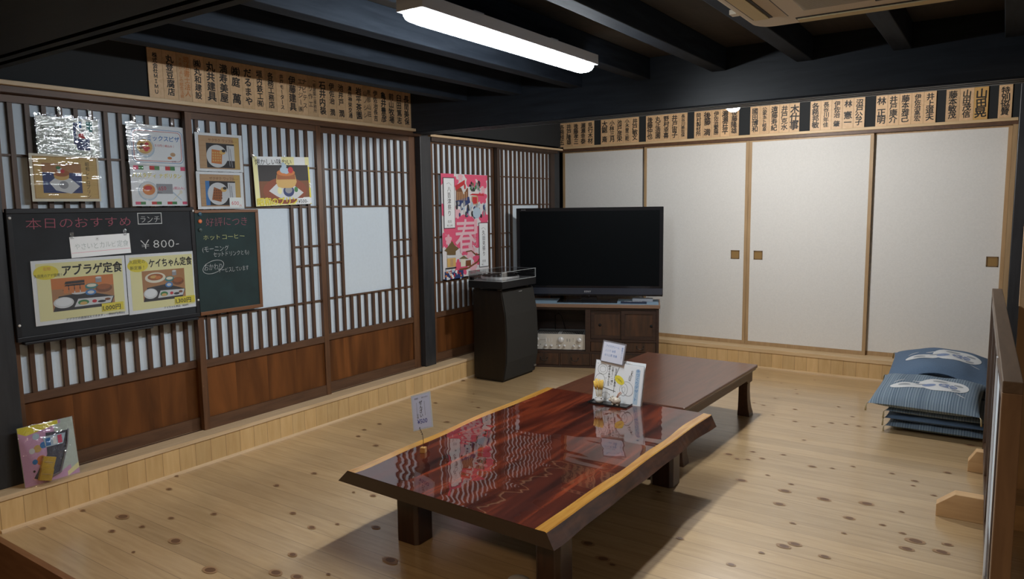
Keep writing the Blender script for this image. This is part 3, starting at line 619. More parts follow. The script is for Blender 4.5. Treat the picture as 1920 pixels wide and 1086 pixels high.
# two yellow set meal posters
def meal(x0, x1, z1, z2, label, right):
    w_, h_ = x1 - x0, z2 - z1
    b = sheet('m', w_, h_, None); b.rect(.018, .018, w_ - .014, h_ - .014, paleyel, D0)
    ph0, ph1, pv0, pv1 = .075, w_ - .062, .055, h_ - .085
    b.rect(ph0, pv0, ph1, pv1, tanw, D0 + .0002); b.rect(ph0, pv1 - .05, ph1, pv1, orng if not right else tanw, D0 + .0003)
    pw, pv = ph1 - ph0, pv1 - pv0
    e = lambda x, y, rx, ry, m, k: b.ell(ph0 + x * pw, pv0 + y * pv, rx * pw, ry * pv, m, D0 + .0004 + k * .0002)
    b.poly([(ph0, pv0), (ph1 - .02, pv0), (ph1, pv0 + .3 * pv), (ph0 + .55 * pw, pv0 + .52 * pv), (ph0 + .1 * pw, pv0 + .45 * pv)], dark, D0 + .0004)
    e(.17, .25, .16, .17, plate, 2); e(.17, .27, .13, .13, white, 3)
    b.poly([(ph0 + .33 * pw, pv0 + .08 * pv), (ph0 + .93 * pw, pv0 + .10 * pv), (ph0 + .98 * pw, pv0 + .30 * pv), (ph0 + .40 * pw, pv0 + .32 * pv)], plate, D0 + .0008)
    e(.48, .20, .09, .08, green, 3); e(.48, .17, .06, .05, custard, 4); e(.66, .20, .04, .05, redp, 3); e(.78, .17, .07, .04, dark, 3); e(.88, .22, .05, .04, brn, 4)
    e(.63, .68, .11, .09, teal, 3); e(.63, .70, .08, .05, cream, 4); e(.61, .49, .09, .09, bluep, 3); e(.61, .49, .055, .05, plate, 4); e(.83, .58, .14, .13, brn, 3); e(.83, .62, .11, .08, caramel, 4)
    b.rect(ph0 + .70 * pw, pv0 + .78 * pv, ph0 + .80 * pw, pv0 + .93 * pv, grey, D0 + .001); e(.75, .93, .05, .03, plate, 5)
    if right: e(.30, .76, .24, .17, cream, 3); e(.30, .78, .18, .11, caramel, 4); e(.26, .79, .08, .05, custard, 5); e(.36, .76, .07, .05, orng, 5)
    else:
        for i in range(3): b.poly([(ph0 + (.2 - .02 * i) * pw, pv1 - (.03 + .014 * i)), (ph0 + .52 * pw, pv1 - (.028 + .014 * i)), (ph0 + .52 * pw, pv1 - (.016 + .014 * i)), (ph0 + .22 * pw, pv1 - (.018 + .014 * i))], dark, D0 + .0008)
        for i in range(4): b.rect(ph0 + (.18 + .09 * i) * pw, pv0 + .52 * pv, ph0 + (.255 + .09 * i) * pw, pv0 + .74 * pv, orng, D0 + .001)
        e(.42, .52, .12, .06, plate, 2)
    b.ell(.058, h_ - .055, .052, .032, yel, D0 + .0002)
    if right:
        b.text('久田見の', .014, h_ - .044, .021, ink, D0 + .0004, .002); b.text('新定番！', .018, h_ - .073, .020, ink, D0 + .0004, .002)
        b.text('ケイちゃん定食', .112, h_ - .066, .046, ink, D0 + .0004, .024, sx=.74)
        b.rect(w_ - .125, .026, w_ - .012, .062, yel, D0 + .0016); b.text('1,300円', w_ - .121, .031, .029, ink, D0 + .0018, .016, step=.98); b.text('ケイちゃん単品  900円', w_ - .185, .010, .013, ink, D0 + .0004)
    else:
        b.text('名物', .045, h_ - .045, .017, orng, D0 + .0004, .002); b.text('久田見のアゲ使用！', .008, h_ - .075, .016, ink, D0 + .0004, .002, sx=.85)
        b.text('アブラゲ定食', .122, h_ - .072, .053, ink, D0 + .0004, .024, sx=.88)
        b.rect(w_ - .125, .030, w_ - .022, .068, yel, D0 + .0016); b.text('1,000円', w_ - .122, .036, .028, ink, D0 + .0018, .016); b.text('アブラゲの追加注文できます。一枚100円(税込)', .125, .010, .013, ink, D0 + .0004)
    t = b.build('menu_poster', None, LW(y0 + x0, z0 + z1, X - .0032)); tag(t, label, 'poster')
    b = MB(); b.box((-.002, -.002, .006), (w_ + .002, h_ + .002, .0063), film_m); b.build('plastic_sleeve', t)
meal(.078, .490, .062, .352, 'yellow set meal poster on the black chalkboard, left with fried tofu photo', False)
meal(.494, .856, .058, .352, 'yellow set meal poster on the black chalkboard, right with hot pot photo', True)

# ------------------------------------------------------------------ green chalkboard and magnets
X, y0, z0 = -3.524, 2.228, .790; w, h = .394, .563
t = thing('chalkboard', 'dark green chalkboard with thin brown wooden frame on the middle screen door', 'chalkboard', LW(y0, z0, X))
u = UV(350, 380, 4.267, X - .003, y0, z0)
b = MB(); b.box((.0, .018, -.018), (w - .018, h - .012, -.004), board_green)
wr(b, '好評につき', u(150, 185), u(490, 105), chalk_p, -.016, 1, -.0035); wr(b, 'ホットコーヒー', u(130, 300), u(465, 240), chalk_y, -.012, .8, -.0035); x_, y_ = u(125, 395); b.text('(モーニング', x_, y_, .034, chalk_w, -.0035, -.016, jit=.8, sx=.92); x_, y_ = u(212, 432); b.text('セットドリンクとも)', x_, y_, .031, chalk_w, -.0035, -.016, jit=.8, sx=.80)
wr(b, 'おかわり', u(140, 545), u(290, 475), chalk_w, -.016, .8, -.0035); x_, y_ = u(250, 560); b.text('サービスしています', x_, y_, .031, chalk_w, -.0035, -.016, jit=.8, sx=.72)
x0, ya = u(215, 515); b.ring(x0, ya, .066, .034, .002, chalk_w, -.0035, .25)
b.build('writing_surface', t)
b = MB()
for q in (((0, 0), (w, .020)), ((0, h - .016), (w, h)), ((w - .020, .02), (w, h - .016))): b.box((q[0][0], q[0][1], -.02), (q[1][0], q[1][1], 0), mat('brown_board_frame', (.17, .07, .028), .45))
b.build('frame', t, bevel=.002)
for px, py, cm, lab in ((102, 92, (.03, .10, .16), 'blue round magnet'), (103, 150, (.75, .20, .08), 'orange round magnet'), (106, 218, (.05, .08, .08), 'dark grey round magnet')):
    x, y = u(px, py); b = MB(); b.lathe([(.011, 0), (.0115, .003), (.009, .006), (.003, .0075)], mat(lab.replace(' ', '_'), cm, .35), 18)
    tag(b.build('magnet', None, LW(y0 + x + .002, z0 + y, X - .004)), lab + ' at the upper left corner of the green chalkboard', 'magnet')

# ------------------------------------------------------------------ festival poster
X, y0, z0 = -3.578, 4.318, .792; w, h = .602, .815
u = UV(810, 310, 4.933, X, y0, z0)
b = sheet('f', w, h, None, c_('print_white', .72, .70, .72)); R = lambda x0, y0_, x1, y1_, m, k: b.rect(*(u(x0, y1_) + u(x1, y0_)), m, D0 + k * .0002)
def petals(px, py, r, m, k, n=5):
    x, y = u(px, py)
    for i in range(n):
        a = 2 * PI * i / n + .3; c, q = math.cos(a), math.sin(a); P = []
        for j in range(12):
            g = 2 * PI * j / 12; ex, ey = r * .55 + r * .55 * math.cos(g), r * .40 * math.sin(g)
            P.append((min(w - .001, max(.001, x + c * ex - q * ey)), min(h - .001, max(.001, y + q * ex + c * ey))))
        b.poly(P, m, D0 + k * .0002)
x0, ya = u(95, 120); b.poly([(0, h - .09), (0, h), (.16, h), (.16, h - .03), (.05, h - .06)], pink, D0)
for px, py, r, m in ((360, 110, .085, pink), (460, 125, .085, pink), (470, 300, .055, pink), (95, 420, .05, pink), (110, 700, .06, pink), (250, 520, .06, pink), (480, 500, .07, pink), (330, 520, .07, pink), (290, 620, .13, pink), (380, 640, .12, pink), (220, 660, .10, pink), (330, 720, .10, pink), (170, 620, .08, pink), (240, 930, .05, pink), (350, 800, .06, lpink), (300, 780, .05, pink), (410, 870, .05, pink), (150, 690, .04, lpink), (470, 230, .03, lpink), (260, 110, .03, lpink), (210, 160, .045, pink), (220, 440, .05, lpink), (440, 300, .04, pink), (380, 950, .05, lpink), (290, 960, .05, pink)): petals(px, py, r, m, 1)
# floats, boat and festival figures as loose shapes
R(222, 210, 330, 330, brn, 3); b.poly([u(210, 190), u(300, 135), u(300, 175), u(215, 235)], redp, D0 + .0008); b.poly([u(215, 330), u(340, 290), u(350, 345), u(290, 385), u(225, 375)], navy, D0 + .001)
for i in range(6): R(228 + i * 17, 245, 233 + i * 17, 325, tanl, 5)
b.poly([u(255, 180), u(300, 140), u(325, 200), u(290, 270)], plate, D0 + .0007); b.ell(*u(300, 198), .012, .022, redp, D0 + .001)
for i in range(22): x, y = u(random.uniform(350, 440), random.uniform(150, 260)); b.ell(x, y, random.uniform(.008, .02), random.uniform(.008, .02), (dark, green, grey)[i % 3], D0 + .0006 + i * .00002, n=7)
R(365, 285, 420, 365, tanl, 4); R(372, 295, 412, 355, redp, 5); b.poly([u(345, 275), u(480, 285), u(470, 265), u(370, 262)], redp, D0 + .0009)
for i in range(40): x, y = u(random.uniform(225, 500), random.uniform(350, 470)); b.ell(x, y, random.uniform(.006, .016), random.uniform(.01, .03), (grey, plate, navy, skyb, dark)[i % 5], D0 + .0006 + i * .00001, n=7)
b.ell(*u(410, 440), .055, .045, skyb, D0 + .0012)
x, y = u(302, 625); b.text('春', x - .135, y - .135, .29, c_('print_pinkish_white', .78, .52, .58), D0 + .0016, .008)
x, y = u(392, 640); b.text('まつり', x, y + .005, .055, lpink, D0 + .0016, .002, vert=True); R(386, 500, 412, 630, lpink, 7)
# tower, roof, houses
b.poly([u(110, 790), u(150, 745), u(180, 700), u(205, 740), u(245, 770), u(215, 795), u(215, 830), u(135, 830), u(135, 800)], c_('print_roof', .16, .10, .04), D0 + .0014); R(138, 855, 215, 945, custard, 8); R(165, 865, 190, 935, tanl, 9); R(135, 830, 215, 858, plate, 8); R(120, 940, 220, 965, dark, 9)
b.poly([u(245, 865), u(290, 835), u(330, 865)], c_('print_roof2', .18, .14, .07), D0 + .0014); R(262, 865, 305, 940, cream, 7); R(310, 875, 355, 935, brn, 7)
b.line([u(250, 965), u(330, 950), u(420, 890), u(435, 860)], .014, brn, D0 + .0018); b.line([u(310, 800), u(360, 790), u(400, 825), u(440, 825)], .010, brn, D0 + .0018)
R(115, 965, 285, 1062, navy, 8)
for i in range(26): x, y = u(random.uniform(120, 280), random.uniform(968, 1055)); b.ell(x, y, random.uniform(.006, .016), random.uniform(.006, .018), (redp, plate, skyb, orng, white)[i % 5], D0 + .002 + i * .00001, n=8)
for (a0, a1, c0, c1, tx, sub) in ((107, 200, 115, 587, '八百津祭り', '四月第二土曜'), (434, 512, 528, 945, '久田見祭り', '四月第三')):
    p, q = u(a0, c1), u(a1, c0); b.rect(p[0], p[1], q[0], q[1], dark, D0 + .0022); b.rect(p[0] + .005, p[1] + .005, q[0] - .005, q[1] - .005, white, D0 + .0024)
    cx = (p[0] + q[0]) / 2; hh = q[1] - p[1]; b.text(tx, cx, q[1] - hh * .17, hh * .118, ink, D0 + .0026, .004, vert=True, jit=.6); b.text(sub[:2], cx - .025, p[1] + hh * .11, .024, ink2, D0 + .0026); b.text(sub[2:], cx - .034, p[1] + hh * .04, .017, ink2, D0 + .0026); b.line([(cx - .03, q[1] - .05), (cx, q[1] - .04), (cx + .03, q[1] - .06)], .002, ink2, D0 + .0026)
tag(b.build('festival_poster', None, LW(y0, z0, X)), 'tall red and white spring festival poster behind the turntable', 'poster')

# ------------------------------------------------------------------ slab table
def slab_wood():
    m, n, l, b = nt('lacquered_red_brown_slab')
    tc = n.new('ShaderNodeTexCoord'); mp = n.new('ShaderNodeMapping'); mp.inputs['Scale'].default_value = (9, .7, 9); l.new(tc.outputs['Object'], mp.inputs[0])
    ns = n.new('ShaderNodeTexNoise'); ns.inputs['Scale'].default_value = 1.6; ns.inputs['Detail'].default_value = 7; ns.inputs['Distortion'].default_value = 1.0; l.new(mp.outputs[0], ns.inputs['Vector'])
    l.new(ramp(n, l, ns.outputs['Fac'], [(.28, (.016, .003, .002)), (.5, (.075, .012, .005)), (.74, (.24, .040, .012))]), b.inputs['Base Color'])
    # hand applied lacquer: gently rippled gloss with a worn, duller patch
    n2 = n.new('ShaderNodeTexNoise'); m2 = n.new('ShaderNodeMapping'); m2.inputs['Scale'].default_value = (3.5, 17, 9); l.new(tc.outputs['Object'], m2.inputs[0]); l.new(m2.outputs[0], n2.inputs['Vector']); n2.inputs['Scale'].default_value = 1; n2.inputs['Detail'].default_value = .3
    bp = n.new('ShaderNodeBump'); bp.inputs['Strength'].default_value = 1; bp.inputs['Distance'].default_value = .0008; l.new(n2.outputs['Fac'], bp.inputs['Height'])
    b.inputs['Roughness'].default_value = .5; b.inputs['Specular IOR Level'].default_value = .05; b.inputs['Coat Weight'].default_value = 1; b.inputs['Coat Roughness'].default_value = .015; b.inputs['Coat IOR'].default_value = 1.9; l.new(bp.outputs[0], b.inputs['Coat Normal'])
    return m
slab_m = slab_wood(); sap_m = wood('yellow_sapwood_edge', (.42, .17, .022), (.62, .33, .065), (14, 1.2, 14), .18, 4, coat=.8)
bark_m = wood('dark_live_edge', (.05, .016, .006), (.17, .062, .022), (10, 2.5, 10), .35, 4, coat=.15); end_m = mat('dark_end_grain', (.030, .013, .007), .35)
NL, NR, FR, FL = Vector((-2.061, 1.873)), Vector((-1.131, 1.831)), Vector((-1.118, 3.335)), Vector((-2.072, 3.381))
t = thing('slab_table', 'low live-edge slab table, glossy red brown with yellow sapwood edges', 'table', T(-1.6, 2.6, 0))
ox, oy = -1.6, 2.6; n = 36; rows = []; ht, hb = .34, .282
def wav(k, a, s1, s2): return a * (math.sin(k * s1 + .4) * .6 + math.sin(k * s2 + 1.1) * .4)
for i in range(n + 1):
    k = i / n; L = NL.lerp(FL, k); R_ = NR.lerp(FR, k)
    eL = wav(k, .010, 7, 17) * (1 if 0 < i < n else .3); eR = wav(k, .005, 6, 19)
    wl, wr_ = .043 + wav(k, .006, 9, 21), .040 + wav(k, .006, 8, 23)
    f1, f2 = .058 + wav(k, .012, 11, 5), .020 + wav(k, .006, 13, 27)
    rows.append([(L.x + eL - f1, L.y + .012, hb), (L.x + eL, L.y, ht - .003), (L.x + eL + .004, L.y, ht), (L.x + eL + wl, L.y - .002, ht), (R_.x + eR - wr_, R_.y, ht), (R_.x + eR - .004, R_.y, ht), (R_.x + eR, R_.y, ht - .003), (R_.x + eR + f2, R_.y + .006, hb)])
b = MB(); vs = [(x - ox, y - oy, z) for r in rows for x, y, z in r]
ms = [bark_m, sap_m, sap_m, slab_m, sap_m, sap_m, bark_m, end_m]
for j in range(8):
    b.add(vs, [(i * 8 + j, i * 8 + (j + 1) % 8, (i + 1) * 8 + (j + 1) % 8, (i + 1) * 8 + j) for i in range(n)], ms[j])
b.add(vs, [(7, 6, 5, 4, 3, 2, 1, 0)], end_m); k = n * 8; b.add(vs, [tuple(range(k, k + 8))], end_m)
o = b.build('tabletop', t)
bmm = bmesh.new(); bmm.from_mesh(o.data); bmesh.ops.remove_doubles(bmm, verts=bmm.verts, dist=1e-6); bmesh.ops.recalc_face_normals(bmm, faces=bmm.faces); bmm.to_mesh(o.data); bmm.free()
leg_m = wood('dark_lacquered_leg', (.020, .009, .006), (.045, .018, .010), (9, 9, 1), .3, 4)
for x, y in ((-1.935, 2.115), (-1.238, 2.06), (-1.30, 3.215), (-1.935, 3.20)):
    b = MB(); hx, hy, c = (.050 if x > -1.25 else .058), .056, .016
    P = [(x - ox + a, y - oy + q) for a, q in ((-hx + c, -hy), (hx - c, -hy), (hx, -hy + c), (hx, hy - c), (hx - c, hy), (-hx + c, hy), (-hx, hy - c), (-hx, -hy + c))]
    b.prism(P, 0, hb, leg_m); b.build('leg', t, bevel=.003)

# ------------------------------------------------------------------ long low table behind it
tt_m = wood('brown_lacquered_top', (.075, .026, .014), (.125, .044, .022), (12, 1, 12), .30, 4, coat=.5); tl_m = wood('brown_lacquered_frame', (.050, .024, .015), (.080, .038, .022), (12, 1, 12), .35, 4)
t = thing('low_table', 'plain brown low table behind the slab table, on curved legs', 'table', T(-1.655, 4.04, 0, math.radians(-1.6)))
hx, hy = .385, .60
b = MB(); b.box((-hx, -hy, .300), (hx, hy, .322), tt_m); b.box((-hx + .008, -hy + .008, .288), (hx - .008, hy - .008, .300), tl_m); b.build('tabletop', t, bevel=.006)
b = MB(); ix, iy = hx - .030, hy - .045
for sx in (-1, 1):
    b.prism([(-iy, .288), (-iy, .222), (-iy + .085, .218), (-iy + .105, .240), (iy - .105, .240), (iy - .085, .218), (iy, .222), (iy, .288)], sx * ix - .011, sx * ix + .011, tl_m, 0)
for sy in (-1, 1):
    b.prism([(-ix + .011, .288), (-ix + .011, .222), (-ix + .085, .218), (-ix + .105, .240), (ix - .105, .240), (ix - .085, .218), (ix - .011, .222), (ix - .011, .288)], sy * iy - .011, sy * iy + .011, tl_m, 1)
b.build('apron', t, bevel=.002)
for sx in (-1, 1):
    for sy in (-1, 1):
        b = MB(); x, y = sx * (ix - .030), sy * (iy - .030); s_ = .028; prof = [(.225, 0), (.16, 0), (.10, .003), (.05, .009), (.02, .016), (0, .018)]
        vs = []; fs = []
        for z, k in prof:
            for a, q in ((-1, -1), (1, -1), (1, 1), (-1, 1)): vs.append((x + a * s_ + (k if a == sx else -k * .2) * sx * 1.0, y + q * s_ + (k if q == sy else -k * .2) * sy, z))
        for j in range(5):
            for i in range(4): fs.append((j * 4 + i, j * 4 + (i + 1) % 4, (j + 1) * 4 + (i + 1) % 4, (j + 1) * 4 + i)[::-1])
        fs += [(0, 1, 2, 3), (23, 22, 21, 20)]
        b.add(vs, fs, tl_m); b.build('leg', t, bevel=.003)

# ------------------------------------------------------------------ things on the slab table
t = thing('card_stand', 'tiny wooden cube with a wire holding up a price card', 'card holder', T(-1.944, 2.19, .34, .3))
cube_m = wood('pale_cube_wood', (.50, .26, .08), (.60, .34, .12), (1, 9, 9), .5, 9)
b = MB(); b.box((-.011, -.011, 0), (.011, .011, .022), cube_m); b.build('base', t, bevel=.001)
b = MB(); wire = mat('dark_wire', (.06, .04, .03), .4, .6)
b.tube([(0, 0, .020), (.001, 0, .05), (-.002, 0, .075)], .0012, wire); b.tube([(-.002 - .004 * math.sin(k * 2.2) * .5 - k * .0012, .003 * math.cos(k * 2.2), .075 + k * .0028) for k in range(12)], .0015, wire); b.build('wire', t)
M = T(-1.985, 2.184, .430) @ Matrix.Rotation(PI / 2 - .32, 4, 'X') @ Matrix.Rotation(.34, 4, 'Z')
b = MB(); b.rect(0, 0, .092, .138, c_('lilac_card', .52, .55, .72), 0); b.box((-.006, -.005, -.0008), (.099, .144, -.0002), mat('laminate_edge', (.52, .55, .60), .3)); cm = c_('price_ink', .05, .06, .30)
b.text('ぜんざい', .044, .116, .018, ink, .0004, .004, vert=True, jit=.8); b.text('¥500', .018, .020, .026, cm, .0004, .004, step=.9)
b.line([(.022, .11), (.022, .06)], .001, ink2, .0004); b.line([(.064, .11), (.064, .05)], .001, ink2, .0004); b.text('冬限定', .012, .124, .007, ink2, .0004); b.text('あたたかい', .05, .124, .007, ink2, .0004); b.text('甘味', .024, .062, .010, ink2, .0004, vert=True)
o = b.build('price_card', None, M); tag(o, 'small lilac price card tilted on a wire above the table edge', 'card')
# tray with toothpicks, swabs and menus
tray_m = mat('black_tray', (.014, .013, .013), .3)
t = thing('tray', 'small black lacquer tray holding menus and little pots on the slab table', 'tray', T(-1.615, 3.262, .34))
b = MB(); b.prism(rrect(.108, .052, .006, 3), 0, .003, tray_m); 
for q in (((-.108, -.052), (.108, -.048)), ((-.108, .048), (.108, .052)), ((-.108, -.048), (-.104, .048)), ((.104, -.048), (.108, .048))): b.box((q[0][0], q[0][1], .003), (q[1][0], q[1][1], .008), tray_m)
b.build('base', t)
pot_m = mat('white_glazed_pot', (.74, .74, .73), .15, coat=.5)
x, y = -1.668, 3.238
t = thing('swab_pot', 'round white glazed pot full of yellow topped paper picks', 'pot', T(x, y, .343))
b = MB(); b.lathe([(.012, 0), (.020, .004), (.0235, .014), (.021, .024), (.016, .029), (.018, .034), (.0165, .034), (.014, .028)], pot_m, 24); b.ball((.015, -.012, .030), .004, pot_m, 6); b.ball((-.015, -.012, .030), .004, pot_m, 6); b.build('pot', t)
pk = mat('paper_pick_shaft', (.62, .55, .42), .6); pky = mat('yellow_pick_wrapper', (.78, .52, .10), .5)
for i in range(14):
    a = i * 2.4; r = .006 + .007 * ((i * 7) % 5) / 5; dx, dy = math.cos(a) * r, math.sin(a) * r * .7; H = .112 + .012 * ((i * 3) % 4) / 4
    b = MB(); b.tube([(dx, dy, .006), (dx * 2.0, dy * 1.6, .070)], .0016, pk, 6); b.build('pick', t) if False else None
    b.tube([(dx * 2.0, dy * 1.6, .070), (dx * 2.3, dy * 1.8, .085), (dx * 2.7, dy * 2.1, H)], [.0020, .0042, .0036], pky, 6)
    o = b.build('wrapped_pick', None, T(x, y, .343)); tag(o, 'yellow wrapped pick standing in the white pot', 'pick', 'yellow wrapped picks in the white pot')
x, y = -1.578, 3.240
t = thing('toothpick_holder', 'spotted white pig shaped toothpick holder on the tray', 'toothpick holder', T(x, y, .343))
b = MB(); pig = mat('cream_ceramic', (.66, .58, .48), .2, coat=.4)
b.ball((0, 0, .022), .021, pig, 10, (1.35, .95, .92))
b.build('body', t); b = MB(); b.ball((-.031, -.003, .024), .009, pig, 8, (.8, 1, .9)); b.build('snout', t)
for q in (-.012, .010): b = MB(); b.ball((-.022, q, .040), .0055, pig, 6, (.6, 1, 1)); b.build('ear', t)
for q, r in ((-.013, -.009), (-.013, .009), (.014, -.009), (.014, .009)): b = MB(); b.lathe([(.0055, 0), (.006, .008)], pig, 8, (q, r, -.0)); b.build('foot', t)
b = MB(); sp = mat('brown_spots', (.05, .025, .02), .4)
for px, pz in ((-.006, .030), (-.001, .027), (-.004, .034), (.012, .016), (.017, .018), (.014, .012), (-.014, .014), (-.018, .017), (-.013, .018)):
    yy = -.0200 * math.sqrt(max(0, 1 - (px / .02835) ** 2 - ((pz - .022) / .01932) ** 2)); b.ball((px, yy, pz), .0019, sp, 5, (1, .35, 1))
b.build('spots', t)
for i in range(7):
    dx = .006 + .004 * (i % 4); dy = .004 * (i // 4) - .002
    b = MB(); b.tube([(dx * .5, dy, .036), (dx + .010 + i * .0016, dy + .004, .066 + .002 * (i % 3))], .0013, mat('toothpick_wood', (.55, .30, .20), .6), 6)
    o = b.build('toothpick', None, T(x, y, .343)); tag(o, 'bare wooden toothpick in the pig holder', 'toothpick', 'toothpicks in the pig holder')
def MEN(x, y, z, rz, lean, roll=0): return T(x, y, z, rz) @ Matrix.Rotation(PI / 2 - lean, 4, 'X') @ Matrix.Rotation(roll, 4, 'Z')
w, h = .262, .205
b = MB(); b.box((0, 0, 0), (w, h, .0012), white); b.box((-.004, -.003, -.0008), (w + .004, h + .003, 0), mat('laminate_edge', (.52, .55, .60), .3))
b.rect(w - .040, .01, w - .016, h - .02, skyb, D0); b.text('手づくりデザート', w - .028, h - .016, .0205, bluep, D0 + .0002, .004, vert=True); 
for i, tx in enumerate(('季節の果物と白玉', 'お茶とご一緒に', '当店自慢の逸品')): b.text(tx, .078 + i * .018, h - .016 - .006 * i, .0135, ink, D0, .004, vert=True, jit=.6)
b.ring(.040, h - .042, .028, .028, .0014, ink2, D0); b.ring(.040, h - .042, .017, .016, .001, ink2, D0); b.ring(.030, .095, .03, .045, .0016, ink2, D0); b.line([(.055, .07), (.122, .058)], .003, ink, D0); b.line([(.13, h - .02), (.112, .13), (.112, .05)], .0022, ink, D0)
b.ring(.165, .075, .022, .032, .0014, ink2, D0); b.ring(.185, .082, .030, .038, .0014, ink2, D0, .5); b.ring(.165, .075, .009, .015, .001, ink2, D0); b.ring(.07, .03, .022, .018, .001, ink2, D0)
b.ell(.138, .120, .030, .019, yel, D0, -.6); b.text('いちおし', .120, .123, .011, ink, D0 + .0002, rot=-.5); b.text('600yen', .186, .120, .022, ink2, D0, -.006, rot=1.35, sx=.8)
for x, y in ((.01, .19), (.062, .12), (.012, .05), (.09, .04), (.15, .03), (.2, .16), (.07, .18)): b.ell(x, y, .002, .002, ink, D0, n=8)
o = b.build('menu_sheet', None, MEN(-1.728, 3.279, .3435, .035, .17, -.035)); tag(o, 'laminated dessert menu with line drawings standing at the front of the tray', 'menu')
b = MB(); b.box((0, 0, 0), (w - .01, h + .012, .0012), white); b.text('お品書き', .012, h - .012, .014, ink, D0, .004); 
for i in range(12): b.rect(.075 + i * .008, h - .010, .079 + i * .008, h + .002, ink2, D0)
b.rect(.16, h - .012, .18, h, gold, D0); b.rect(.188, h - .014, .240, h - .002, paleyel, D0)
o = b.build('menu_sheet', None, MEN(-1.712, 3.291, .3435, .035, .17, -.03)); tag(o, 'white menu sheet showing its top edge behind the dessert menu', 'menu')
b = MB(); b.box((0, 0, 0), (.118, .10, .0012), c_('lilac_white_card', .66, .68, .78)); b.box((-.006, -.003, -.0008), (.125, .108, 0), c_('clear_border', .20, .19, .20, .25))
for i, tx in enumerate(('アイスクリーム', 'バニラ 抹茶', 'ほうじ茶 各種')): b.text(tx, .014, .076 - i * .023, .014, bluep, D0, -.008, jit=.8, sx=.8)
b.text('単品メニュー', .108, .088, .011, bluep, D0, .002, vert=True)
o = b.build('menu_card', None, MEN(-1.692, 3.303, .3435 + .205, .035, .17, -.10)); tag(o, 'small laminated card with blue writing rising above the menu sheets', 'menu')

# ------------------------------------------------------------------ loudspeaker and record player
spk_m = wood('dark_walnut_veneer', (.010, .007, .005), (.017, .011, .007), (6, 6, .8), .45, 4, spec=.3); grille_m = noisy('charcoal_grille_cloth', (.017, .016, .014), .15, 500, .95)
t = thing('loudspeaker', 'tall dark floor standing loudspeaker beside the television bench', 'loudspeaker', T(-3.25, 4.678, 0))
b = MB(); hx, hy = .148, .222
prof = [(-hx, .012), (hx - .022, .012), (hx + .006, .16), (hx + .012, .34), (hx + .004, .52), (hx - .022, .66), (hx - .032, .712), (-hx, .712)]
b.prism(prof, -hy, hy, spk_m, 1); b.build('cabinet', t, bevel=.004)
b = MB(); b.box((-hx + .012, -hy + .012, 0), (hx - .03, hy - .012, .012), mat('black_plinth', (.01, .01, .01), .6)); b.build('plinth', t)
b = MB(); P = [(hx - .012, .02), (hx + .016, .16), (hx + .022, .34), (hx + .014, .52), (hx - .012, .66), (hx - .022, .704)]; vs = []; 
for x, z in P: vs += [(x, -hy + .004, z), (x, hy - .004, z), (x - .016, -hy + .004, z), (x - .016, hy - .004, z)]
fs = []
for i in range(5): a = i * 4; fs += [(a, a + 1, a + 5, a + 4), (a + 3, a + 2, a + 6, a + 7), (a + 2, a, a + 4, a + 6), (a + 1, a + 3, a + 7, a + 5)]
fs += [(2, 3, 1, 0), (20, 21, 23, 22)]
b.add(vs, fs, grille_m); b.build('grille', t)
b = MB(); bd = mat('silver_badge', (.45, .45, .45), .3, .8); b.box((hx - .016, .0, .683), (hx - .0135, .045, .690), bd); b.build('badge', t)
b = MB(); b.box((hx - .001, .185, .056), (hx + .0075, .212, .070), bd); b.build('badge', t)
t = thing('record_player', 'black record player with clear lid on top of the loudspeaker', 'record player', T(-3.24, 4.64, .712))
blk = mat('black_satin_plastic', (.010, .010, .011), .45, spec=.3); silver = mat('brushed_silver', (.74, .75, .77), .45, .25)
hx, hy = .160, .236
b = MB(); b.box((-hx, -hy, .018), (hx, hy, .072), blk); b.build('plinth', t, bevel=.004)
b = MB(); b.box((-hx + .006, -hy + .006, .072), (hx - .006, hy - .006, .0745), mat('grey_deck', (.30, .31, .33), .4, .1)); b.build('deck', t)
for x in (-.115, .095):
    for y in (-.18, .18): b = MB(); b.lathe([(.022, 0), (.022, .014), (.017, .019)], blk, 16, (x, y, 0)); b.build('foot', t)
b = MB(); b.lathe([(.148, .0745), (.150, .080), (.150, .098), (.146, .101)], silver, 40, (0, -.035, 0)); b.build('platter', t)
b = MB(); b.lathe([(.142, .101), (.142, .1045), (.002, .1045)], mat('rubber_mat', (.015, .015, .016), .6), 40, (0, -.035, 0)); b.lathe([(.004, .1045), (.003, .112)], silver, 8, (0, -.035, 0)); b.build('platter_mat', t)
b = MB(); b.lathe([(.024, .0745), (.024, .09), (.016, .095), (.016, .112)], silver, 16, (-.115, .175, 0)); b.tube([(-.115, .215, .112), (-.115, .175, .114), (-.02, .155, .114), (.075, .118, .112)], .004, silver, 8); b.box((.070, .105, .104), (.098, .125, .114), blk); b.build('tonearm', t)
b = MB(); hx2, hy2, z0_, z1_ = hx - .003, hy - .003, .074, .146; k = .003
b.box((-hx2, -hy2, z1_ - k), (hx2, hy2, z1_), film_g)
for q in (((-hx2, -hy2), (hx2, -hy2 + k)), ((-hx2, hy2 - k), (hx2, hy2)), ((-hx2, -hy2 + k), (-hx2 + k, hy2 - k)), ((hx2 - k, -hy2 + k), (hx2, hy2 - k))): b.box((q[0][0], q[0][1], z0_), (q[1][0], q[1][1], z1_ - k), film_g)
edge = mat('acrylic_edge', (.55, .60, .62), .3)
for z in (z1_ - .0015, z0_ + .0015):
    for q in (((-hx2 - .001, -hy2 - .001), (hx2 + .001, -hy2 + .001)), ((-hx2 - .001, hy2 - .001), (hx2 + .001, hy2 + .001)), ((-hx2 - .001, -hy2), (-hx2 + .001, hy2)), ((hx2 - .001, -hy2), (hx2 + .001, hy2))): b.box((q[0][0], q[0][1], z - .001), (q[1][0], q[1][1], z + .001), edge)
